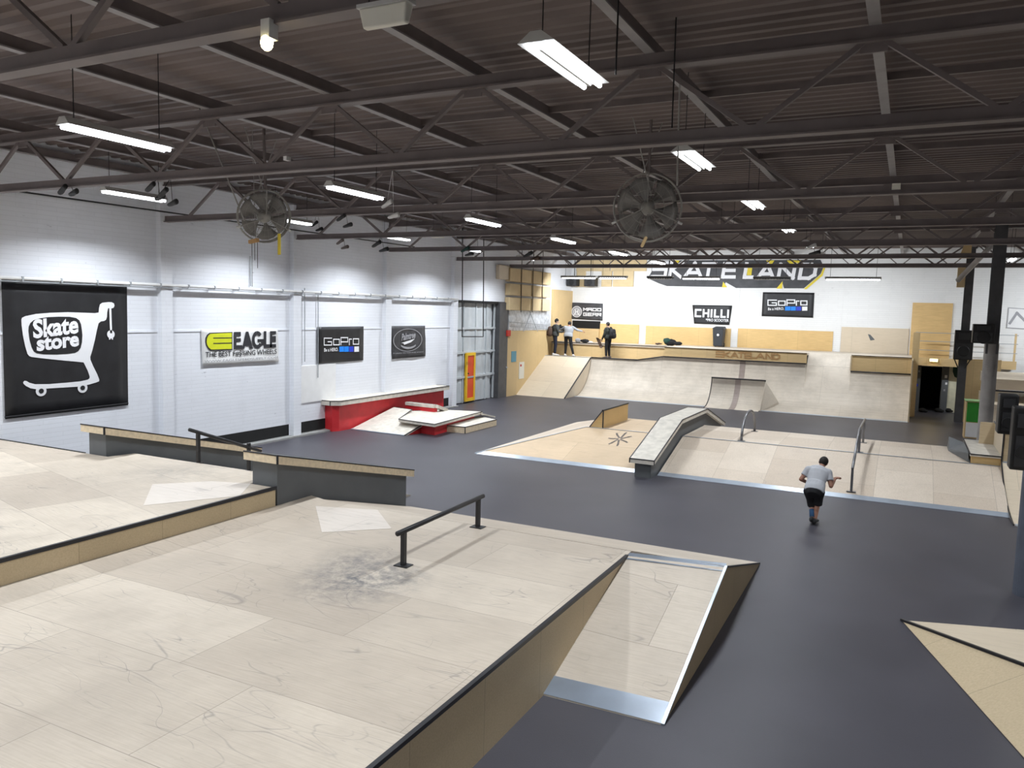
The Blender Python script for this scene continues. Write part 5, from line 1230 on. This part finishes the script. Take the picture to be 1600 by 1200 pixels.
shoes(610, 322, 15.2, 'pair of white shoes hanging by their laces right of the second tube lamp', ('shoe_white', 'shoe_white'), s=1.15, top=6.5, drop=.24)
shoes(538, 343, 16.2, 'pair of dark shoes hanging above another pair left of the white shoes')
shoes(535, 380, 18.4, 'brown grey shoes dangling low on a cord left of the dark bundle', ('shoe_brown', 'shoe_brown'), s=1.1)
shoes(594, 384, 18.7, 'dark cluster of shoes at the end of a truss before the white wall', s=1.3, spread_=.3)
shoes(106, 300, 9.1, 'dark shoes wedged on the truss at the far left', s=1.1, spread_=.25, drop=.05)
shoes(242, 296, 11.2, 'dark shoes on cords beside the left tube lamp', s=1.0)
shoes(262, 305, 11.4, 'second pair of dark shoes right beside the left tube lamp', s=1.0)
shoes(495, 352, 16.5, 'dark shoes on the truss right of the sideways fan', s=1.1)
shoes(730, 392, 25.5, 'greenish shoes at a truss joint near the gate', ('bag_green', 'shoe_dark'), s=1.3)
shoes(830, 400, 30, 'dark reddish shoes in the roof steel above the tan panels', ('shoe_dark', 'brown_bag'), s=1.6, spread_=.4)
shoes(1270, 388, 24.5, 'white and black shoes behind the far lamp of the right hand row', ('shoe_white', 'shoe_dark'), s=1.1)
def block_light(pa, pb, y, depth, label, mat='offwhite', rod=True):
    a, b = PY(*pa, y), PY(*pb, y)
    t = thing('emergency_light', label, 'emergency light', ((a.x+b.x)/2, y, b.z), 'unlit emergency lights')
    x0, x1, z0, z1 = a.x, b.x, b.z, a.z
    g = G(); g.hexa([(x0+.02, y+.02, z0), (x1-.02, y+.02, z0), (x1-.02, y+depth-.02, z0), (x0+.02, y+depth-.02, z0)], [(x0, y, z1), (x1, y, z1), (x1, y+depth, z1), (x0, y+depth, z1)]); part('diffuser', g, M[mat], t, bevel=.012)
    g = G(); g.box(x0-.01, x1+.01, y-.01, y+depth+.01, z1, z1+.025); part('base_tray', g, M['housing'], t)
    if rod:
        for x in (x0+.05, x1-.05): g = G(); g.cyl((x, y+depth/2, z1), (x, y+depth/2, ZR+.02), .005, 4); part('suspension_wire', g, M['black_steel'], t)
    return t
t = block_light((560, 14), (634, 32), 4.3, .09, 'cream boxy emergency light under the nearest truss at the top')
t = thing('warm_spot_lamp', 'small bright yellowish lamp on the nearest truss at the upper left', 'lamp', PY(417, 68, 4.35))
p = PY(417, 67, 4.35)
g = G(); g.box(p.x-.04, p.x+.04, 4.33, 4.42, p.z+.03, p.z+.16); part('lamp_body', g, M['housing'], t)
g = G(); g.sphere(p, .045, .045, .055, 12); part('lamp_bulb', g, M['warm_lamp'], t, smooth=True)
area('lamp_light', (p.x, 4.3, p.z-.06), .08, .08, 10, col=(1, .85, .5), parent=t)
block_light((1122, 353), (1148, 358), 20.2, .2, 'small pale emergency light between the lamp rows in mid air')
block_light((672, 367), (690, 371), 20.5, .2, 'pale emergency light near the left wall lamps', rod=True)
block_light((1551, 342), (1583, 348), 24.0, .2, 'cream emergency light beside the top of the right dark column')
a = PY(1394, 288, 13.9); b = PY(1407, 296, 13.9)
g = G(); g.box(a.x, b.x, 13.82, 13.9, b.z, a.z); tag(part('junction_box', g, M['offwhite']), 'small cream junction box on the third truss to the right', 'box')
a = PY(445, 247, 9.1); g = G(); g.box(a.x-.03, a.x+.03, 9.10, 9.20, a.z-.03, a.z+.03); tag(part('white_clip', g, M['white']), 'tiny white clip on the second truss', 'clip')
for px0, py0, px1, py1, y, lab in ((965, 40, 962, 117, 7.0, 'dark cord dropping from the roof right of the biggest lamp'), (1052, 130, 1050, 200, 9.0, 'dark cord dropping above the middle caged fan, on the right'), (1058, 205, 1058, 290, 10.5, 'pale chain hanging under the right hand lamp before the fan'), (340, 240, 382, 345, 9.6, 'pale rope slanting down to the sideways fan')):
    p, q = PY(px0, py0, y), PY(px1, py1, y); g = G(); g.cyl(q, (p.x, p.y, ZR+.02) if py0 != 240 else q+(p-q)*((ZR+.02-q.z)/(p.z-q.z)), .012 if 'pale' in lab else .009, 5); tag(part('rope', g, M['rope' if 'pale' in lab else 'black_steel']), lab, 'cord')

# ================================================================== people
def person(name, label, loc, heading, J, look, outfit, voxel=.009, s=1.0):
    """J: joints in local metres (x right, y forward, z up). body grown as one remeshed surface"""
    rot = Matrix.Rotation(heading, 3, 'Z'); L0 = Vector(loc)
    X = lambda p: L0 + rot @ (Vector(p)*s)
    J = {k: Vector(v) for k, v in J.items()}
    t = thing(name, label, 'person', L0)
    def tor(g, pts, grow=1.0):
        # pts: (centre, rx, ry, forward tilt vector)
        rings = []
        for i, (c, rx, ry) in enumerate(pts):
            a = pts[max(0, i-1)][0]; b = pts[min(len(pts)-1, i+1)][0]; ax = (Vector(b)-Vector(a)).normalized()
            side = (J['shR']-J['shL']).normalized() if i > len(pts)/2 else (J['hipR']-J['hipL']).normalized()
            side = (side-ax*side.dot(ax)).normalized(); fw = ax.cross(side).normalized()
            rings.append(g.v(*[X(Vector(c)+side*rx*grow*math.cos(2*math.pi*k/20)+fw*ry*grow*math.sin(2*math.pi*k/20)) for k in range(20)]))
        g.loft(rings)
    sp = lambda f: J['pelvis'].lerp(J['chest'], f)
    up = (J['neck']-J['chest'])
    core = [(sp(-.18), .125, .085), (sp(0), .165, .115), (sp(.45), .145, .10), (sp(.8), .165, .115), (sp(1.0), .175, .12), (J['chest']+up*.55, .165, .10), (J['chest']+up*.9, .09, .075)]
    def cone(g, a, ra, b, rb): g.cone(X(a), ra*s, X(b), rb*s, 12)
    hd = (J['head']-J['neck']).normalized(); look = Vector(look).normalized(); look = (look-hd*look.dot(hd)).normalized(); sd = look.cross(hd)
    HM = Matrix((sd, look, hd)).transposed(); HW = rot @ HM
    def body_mesh():
        g = G(); tor(g, core, .95)
        cone(g, J['chest']+up*.5, .065, J['head']-hd*.05, .055)
        g.sphere(X(J['head']+hd*.02), .077*s, .095*s, .112*s, 18, HW)
        g.sphere(X(J['head']-hd*.055+look*.022), .055*s, .07*s, .065*s, 14, HW)
        cone(g, J['head']+look*.088+hd*.01, .012, J['head']+look*.112-hd*.022, .016)      # nose
        cone(g, J['head']+look*.082-hd*.055-sd*.018, .010, J['head']+look*.082-hd*.055+sd*.018, .010)   # mouth
        for q in (-1, 1):
            g.sphere(X(J['head']+sd*q*.078-look*.005), .014*s, .022*s, .032*s, 10, HW)     # ears
            g.sphere(X(J['head']+sd*q*.032+look*.078+hd*.012), .014*s, .012*s, .010*s, 8, HW)
        for q in 'LR':
            sh, el, wr = J['sh'+q], J['el'+q], J['wr'+q]
            cone(g, sh, .058, el, .042); cone(g, el, .042, wr, .027)
            hv = J.get('hand'+q, (wr-el)).normalized(); pn = J.get('palm'+q, Vector((0, 0, -1))); sidev = hv.cross(pn).normalized(); pn = sidev.cross(hv)
            pc = wr+hv*.05
            for k in range(4): cone(g, wr+sidev*(-.018+.012*k), .020, wr+hv*.085+sidev*(-.027+.018*k), .0135)
            for k, (ln, cu) in enumerate(((.060, .5), (.072, .6), (.068, .7), (.052, .85))):   # four fingers, curled
                b0 = wr+hv*.088+sidev*(-.030+.020*k); d1 = (hv*math.cos(cu*.6)+pn*math.sin(cu*.6)); d2 = (hv*math.cos(cu*1.7)+pn*math.sin(cu*1.7))
                b1 = b0+d1*ln*.5; cone(g, b0, .0100, b1, .0090); cone(g, b1, .0090, b1+d2*ln*.5, .0078)
            tb = wr+hv*.03-sidev*.028; td = (hv*.7-sidev*.6+pn*.3).normalized(); cone(g, tb, .014, tb+td*.035, .011); cone(g, tb+td*.035, .011, tb+td*.035+(hv*.8-sidev*.1+pn*.5).normalized()*.03, .009)
            hp, kn, an = J['hip'+q], J['kn'+q], J['an'+q]
            cone(g, hp, .085, kn, .055); cone(g, kn, .055, an, .036); mid = kn.lerp(an, .3)
            cone(g, kn.lerp(an, .12)-Vector((0, .012, 0)), .05, kn.lerp(an, .45)-Vector((0, .012, 0)), .045)
            fd = J.get('foot'+q, Vector((0, 1, 0))); cone(g, an-Vector((0, 0, .03)), .035, an+fd.normalized()*.13-Vector((0, 0, .05)), .028)
        return g
    def organic(nm, g, mat, vox=voxel, sm=4, lab=None):
        o = part(nm, g, mat, t, smooth=True, normals=True)
        md = o.modifiers.new('skin', 'REMESH'); md.mode = 'VOXEL'; md.voxel_size = vox; md.use_smooth_shade = True
        m2 = o.modifiers.new('soft', 'SMOOTH'); m2.factor = .5; m2.iterations = sm
        if lab: o['label'] = lab
        return o
    organic('body', body_mesh(), M[outfit['skin']], vox=voxel*.75, sm=2)
    # upper garment
    g = G(); tor(g, core[1:], 1.10+outfit.get('loose', 0))
    tor(g, [(sp(-.12), .168, .122), (sp(.1), .175, .13), (sp(.4), .165, .12)], 1.02+outfit.get('loose', 0))
    for q in 'LR':
        sh, el, wr = J['sh'+q], J['el'+q], J['wr'+q]
        cone(g, J['chest']+up*.35, .10, sh, .075)
        if outfit['sleeve'] == 'short': g.tube([X(sh), X(sh.lerp(el, .3)), X(sh.lerp(el, .62))], [.078*s, .072*s, .070*s], 14)
        else: cone(g, sh, .075, el, .060); g.tube([X(el), X(el.lerp(wr, .5)), X(wr)], [.060*s, .050*s, .040*s], 14); cone(g, el, .060, el, .0599) if False else None
    organic('top_garment', g, M[outfit['top_mat']], lab=outfit.get('top_label'))
    # lower garment
    g = G(); tor(g, [(sp(-.32), .12, .10), (sp(-.15), .165, .13), (sp(.05), .172, .125), (sp(.22), .165, .118)], 1.0)
    for q in 'LR':
        hp, kn, an = J['hip'+q], J['kn'+q], J['an'+q]
        if outfit['legs'] == 'short': g.cone(X(hp), .112*s, X(kn.lerp(hp, .25)), .088*s, 14); g.tube([X(kn.lerp(hp, .35)), X(kn.lerp(an, .12))], [.092*s, .092*s], 16)
        else: cone(g, hp, .105, kn, .074); cone(g, kn, .074, kn.lerp(an, .5), .064); g.tube([X(kn.lerp(an, .4)), X(kn.lerp(an, .95))], [.066*s, .055*s], 14)
    organic('trousers' if outfit['legs'] != 'short' else 'shorts', g, M[outfit['leg_mat']])
    for q in 'LR':
        fd = J.get('foot'+q, Vector((0, 1, 0))).normalized(); an = J['an'+q]; g = G(); upv = J.get('fup'+q, Vector((0, 0, 1)))
        shoe_mesh(g, X(an+fd*.055-upv*.085), rot @ fd, rot @ upv, L=.285, s=1.15*s); part('shoe', g, M[outfit['shoe']], t, smooth=True)
        if 'sock' in outfit and q == outfit['sock_leg']:
            g = G(); g.tube([X(J['kn'+q].lerp(an, .45)), X(J['kn'+q].lerp(an, .95))], [.056*s, .045*s], 14); part('sock', g, M[outfit['sock']], t, smooth=True)
    # hair or beanie
    g = G(); cen = J['head']+hd*.030-look*.012
    g.sphere(X(cen), .090*s, .104*s, .108*s, 20, HW)
    cut = [v for v in g.b.verts if ((rot.inverted() @ (v.co-L0))/s-J['head']).dot(look*.75-hd*.66) > .040]
    bmesh.ops.delete(g.b, geom=cut, context='VERTS')
    if outfit['head'] == 'beanie': g.sphere(X(J['head']+hd*.09-look*.02), .055*s, .06*s, .06*s, 12, HW)
    part('beanie' if outfit['head'] == 'beanie' else 'hair', g, M['hair' if outfit['head'] != 'beanie' else 'black_cloth'], t, smooth=True)
    return t, X, rot
V = Vector
# the skater bending forward, seen from behind
Jr = dict(pelvis=V((0, 0, .70)), chest=V((.02, .30, .99)), neck=V((.05, .42, 1.09)), head=V((.075, .50, 1.17)),
          shL=V((-.17, .30, 1.04)), elL=V((-.29, .20, .84)), wrL=V((-.17, .38, .74)), shR=V((.20, .34, 1.02)), elR=V((.28, .22, .77)), wrR=V((.33, .42, .90)),
          hipL=V((-.10, .02, .66)), knL=V((-.05, .22, .36)), anL=V((-.01, -.02, .13)), hipR=V((.09, .02, .66)), knR=V((.06, .16, .42)), anR=V((.045, .02, .105)),
          handR=V((.4, .6, .1)), handL=V((.7, .6, 0)))
Jr['footL'] = V((.05, 1, -.25)); Jr['footR'] = V((.05, 1, 0))
F0 = PZ(1269, 819, 0)
person('skater', 'person in light grey t-shirt and black shorts bending forward on the black floor', (F0.x, F0.y, 0), math.radians(-2), Jr, (0.1, 1, -.2),
       dict(skin='skin', top_mat='tee', sleeve='short', legs='short', leg_mat='black_cloth', shoe='shoe_dark', head='hair', sock='sock_blue', sock_leg='L', loose=.10), voxel=.008)
def standing(arms): 
    d = dict(pelvis=V((0, 0, .98)), chest=V((0, .03, 1.33)), neck=V((0, .03, 1.50)), head=V((0, .06, 1.63)),
             shL=V((-.19, .02, 1.43)), shR=V((.19, .02, 1.43)), hipL=V((-.10, 0, .93)), hipR=V((.10, 0, .93)), knL=V((-.11, .03, .50)), knR=V((.11, .03, .50)), anL=V((-.12, 0, .09)), anR=V((.12, 0, .09)))
    d.update(arms); return d
# grey jacket, beanie, backpack; turned to the right
Ja = standing(dict(elL=V((-.24, .12, 1.14)), wrL=V((-.16, .36, 1.12)), elR=V((.24, .14, 1.14)), wrR=V((.12, .38, 1.16))))
t, X, rt = person('person', 'person in dark grey jacket and black beanie wearing a brown backpack, leftmost at the back', (-16.52, 37.85, BZ), math.radians(-62), Ja, (0, 1, -.25),
       dict(skin='skin_light', top_mat='jacket', sleeve='long', legs='long', leg_mat='jeans', shoe='shoe_white', head='beanie', loose=.42), voxel=.012, s=1.09)
def backpack(X, mat, lab, low=0):
    k = thing('backpack', lab, 'backpack', X(V((0, -.2, 1.1)))); g = G()
    for z, w_, d_ in ((.98, .12, .08), (1.02, .16, .11), (1.2, .17, .12), (1.36, .15, .10), (1.42, .10, .06)):
        pass
    rings = []
    for z, w_, d_ in ((.96, .10, .06), (1.0, .16, .11), (1.12, .175, .125), (1.28, .165, .115), (1.40, .14, .09), (1.44, .08, .05)):
        rings.append(g.v(*[X(V((w_*math.copysign(abs(math.cos(a))**.6, math.cos(a)), -.25+d_*math.copysign(abs(math.sin(a))**.6, math.sin(a)), z-low))) for a in [2*math.pi*i/20 for i in range(20)]]))
    g.loft(rings); part('bag_body', g, M[mat], k, smooth=True)
    g = G(); rings = []
    for z, w_, d_ in ((1.0, .09, .03), (1.04, .12, .05), (1.18, .12, .05), (1.22, .09, .03)):
        rings.append(g.v(*[X(V((w_*math.cos(a), -.37+d_*math.sin(a), z-low))) for a in [2*math.pi*i/16 for i in range(16)]]))
    g.loft(rings); part('front_pocket', g, M[mat], k, smooth=True)
    for q in (-1, 1):
        g = G(); g.tube([X(V((q*.11, -.18, 1.40-low))), X(V((q*.13, -.05, 1.52-low))), X(V((q*.14, .10, 1.48-low))), X(V((q*.15, .17, 1.35-low))), X(V((q*.17, .12, 1.15-low))), X(V((q*.14, -.14, 1.04-low)))], .018, 6); part('shoulder_strap', g, M[mat], k, smooth=True)
backpack(X, 'brown_bag', 'brown backpack worn by the leftmost person on the back walkway', .05)
# grey sweater, arms spread, back to the camera
Jb = standing(dict(elL=V((-.40, .22, 1.30)), wrL=V((-.55, .42, 1.30)), elR=V((.40, .20, 1.30)), wrR=V((.62, .36, 1.24)), knR=V((.18, -.02, .50)), anR=V((.32, -.10, .09)), chest=V((0, .10, 1.31)), neck=V((0, .14, 1.47)), head=V((0, .2, 1.58)), shL=V((-.19, .10, 1.42)), shR=V((.19, .10, 1.42))))
person('person', 'person in grey sweater and black trousers from behind, both arms spread', (-15.78, 37.85, BZ), math.radians(8), Jb, (0, 1, -.4),
       dict(skin='skin', top_mat='tee2', sleeve='long', legs='long', leg_mat='black_cloth', shoe='shoe_white', head='hair', loose=.34), voxel=.012, s=1.05)
# dark clothes, black backpack, holding a board; turned left
Jc = standing(dict(elL=V((-.25, .06, 1.16)), wrL=V((-.24, .20, .92)), elR=V((.25, .02, 1.15)), wrR=V((.22, .22, .96))))
t, X, rt = person('person', 'person in dark clothes wearing a black backpack, standing apart, holding a skateboard', (-13.58, 37.85, BZ), math.radians(72), Jc, (0, 1, -.1),
       dict(skin='skin_light', top_mat='jacket2', sleeve='long', legs='long', leg_mat='black_cloth', shoe='shoe_brown', head='hair', loose=.38), voxel=.012, s=1.04)
backpack(X, 'black_cloth', 'black backpack worn by the person holding a skateboard')
k = thing('skateboard', 'dark skateboard held low in the hand of the person with the black backpack', 'skateboard', X(V((-.24, .33, .80))))
def XB(u, v, w_): return X(V((-.27+v, .36+u*.25, .80+w_*.02+u*.95)))
rows = []
for i in range(13):
    u = -.40+.8*i/12; wd = .10*math.sqrt(max(.05, 1-(abs(u)/.42)**6)); kick = .05*max(0, abs(u)-.28)/.12
    rows.append([X(V((-.30-kick, .30+v+u*.35, .74+u*.62))) for v in (-wd, -wd*.5, 0, wd*.5, wd)])
g = G(); g.sheet(rows, rt @ V((.012, 0, 0))); part('deck', g, M['brown_bag'], k)
for u in (-.24, .24):
    for v in (-.075, .075):
        c = X(V((-.235, .30+v+u*.35, .74+u*.62))); e = rt @ V((0, .02, -.012)); g = G(); g.cyl(c-e, c+e, .027, 14); part('wheel', g, M['black_steel'], k)
    g = G(); c0 = X(V((-.235, .30-.07+u*.35, .74+u*.62))); c1 = X(V((-.235, .30+.07+u*.35, .74+u*.62))); g.cyl(c0, c1, .012, 8); g.cyl((c0+c1)/2, X(V((-.29, .30+u*.35, .74+u*.62))), .02, 8); part('truck', g, M['rail_steel'], k)
# bag between the two left people
g = G(); p = PY(879, 512, 38.2); g.sphere((p.x, 38.25, p.z-.05), .17, .10, .14, 14); g.sphere((p.x-.15, 38.25, p.z+.02), .09, .07, .15, 12)
tag(part('black_bag', g, M['black_cloth'], smooth=True), 'black bag held up between the two people at the left', 'bag')
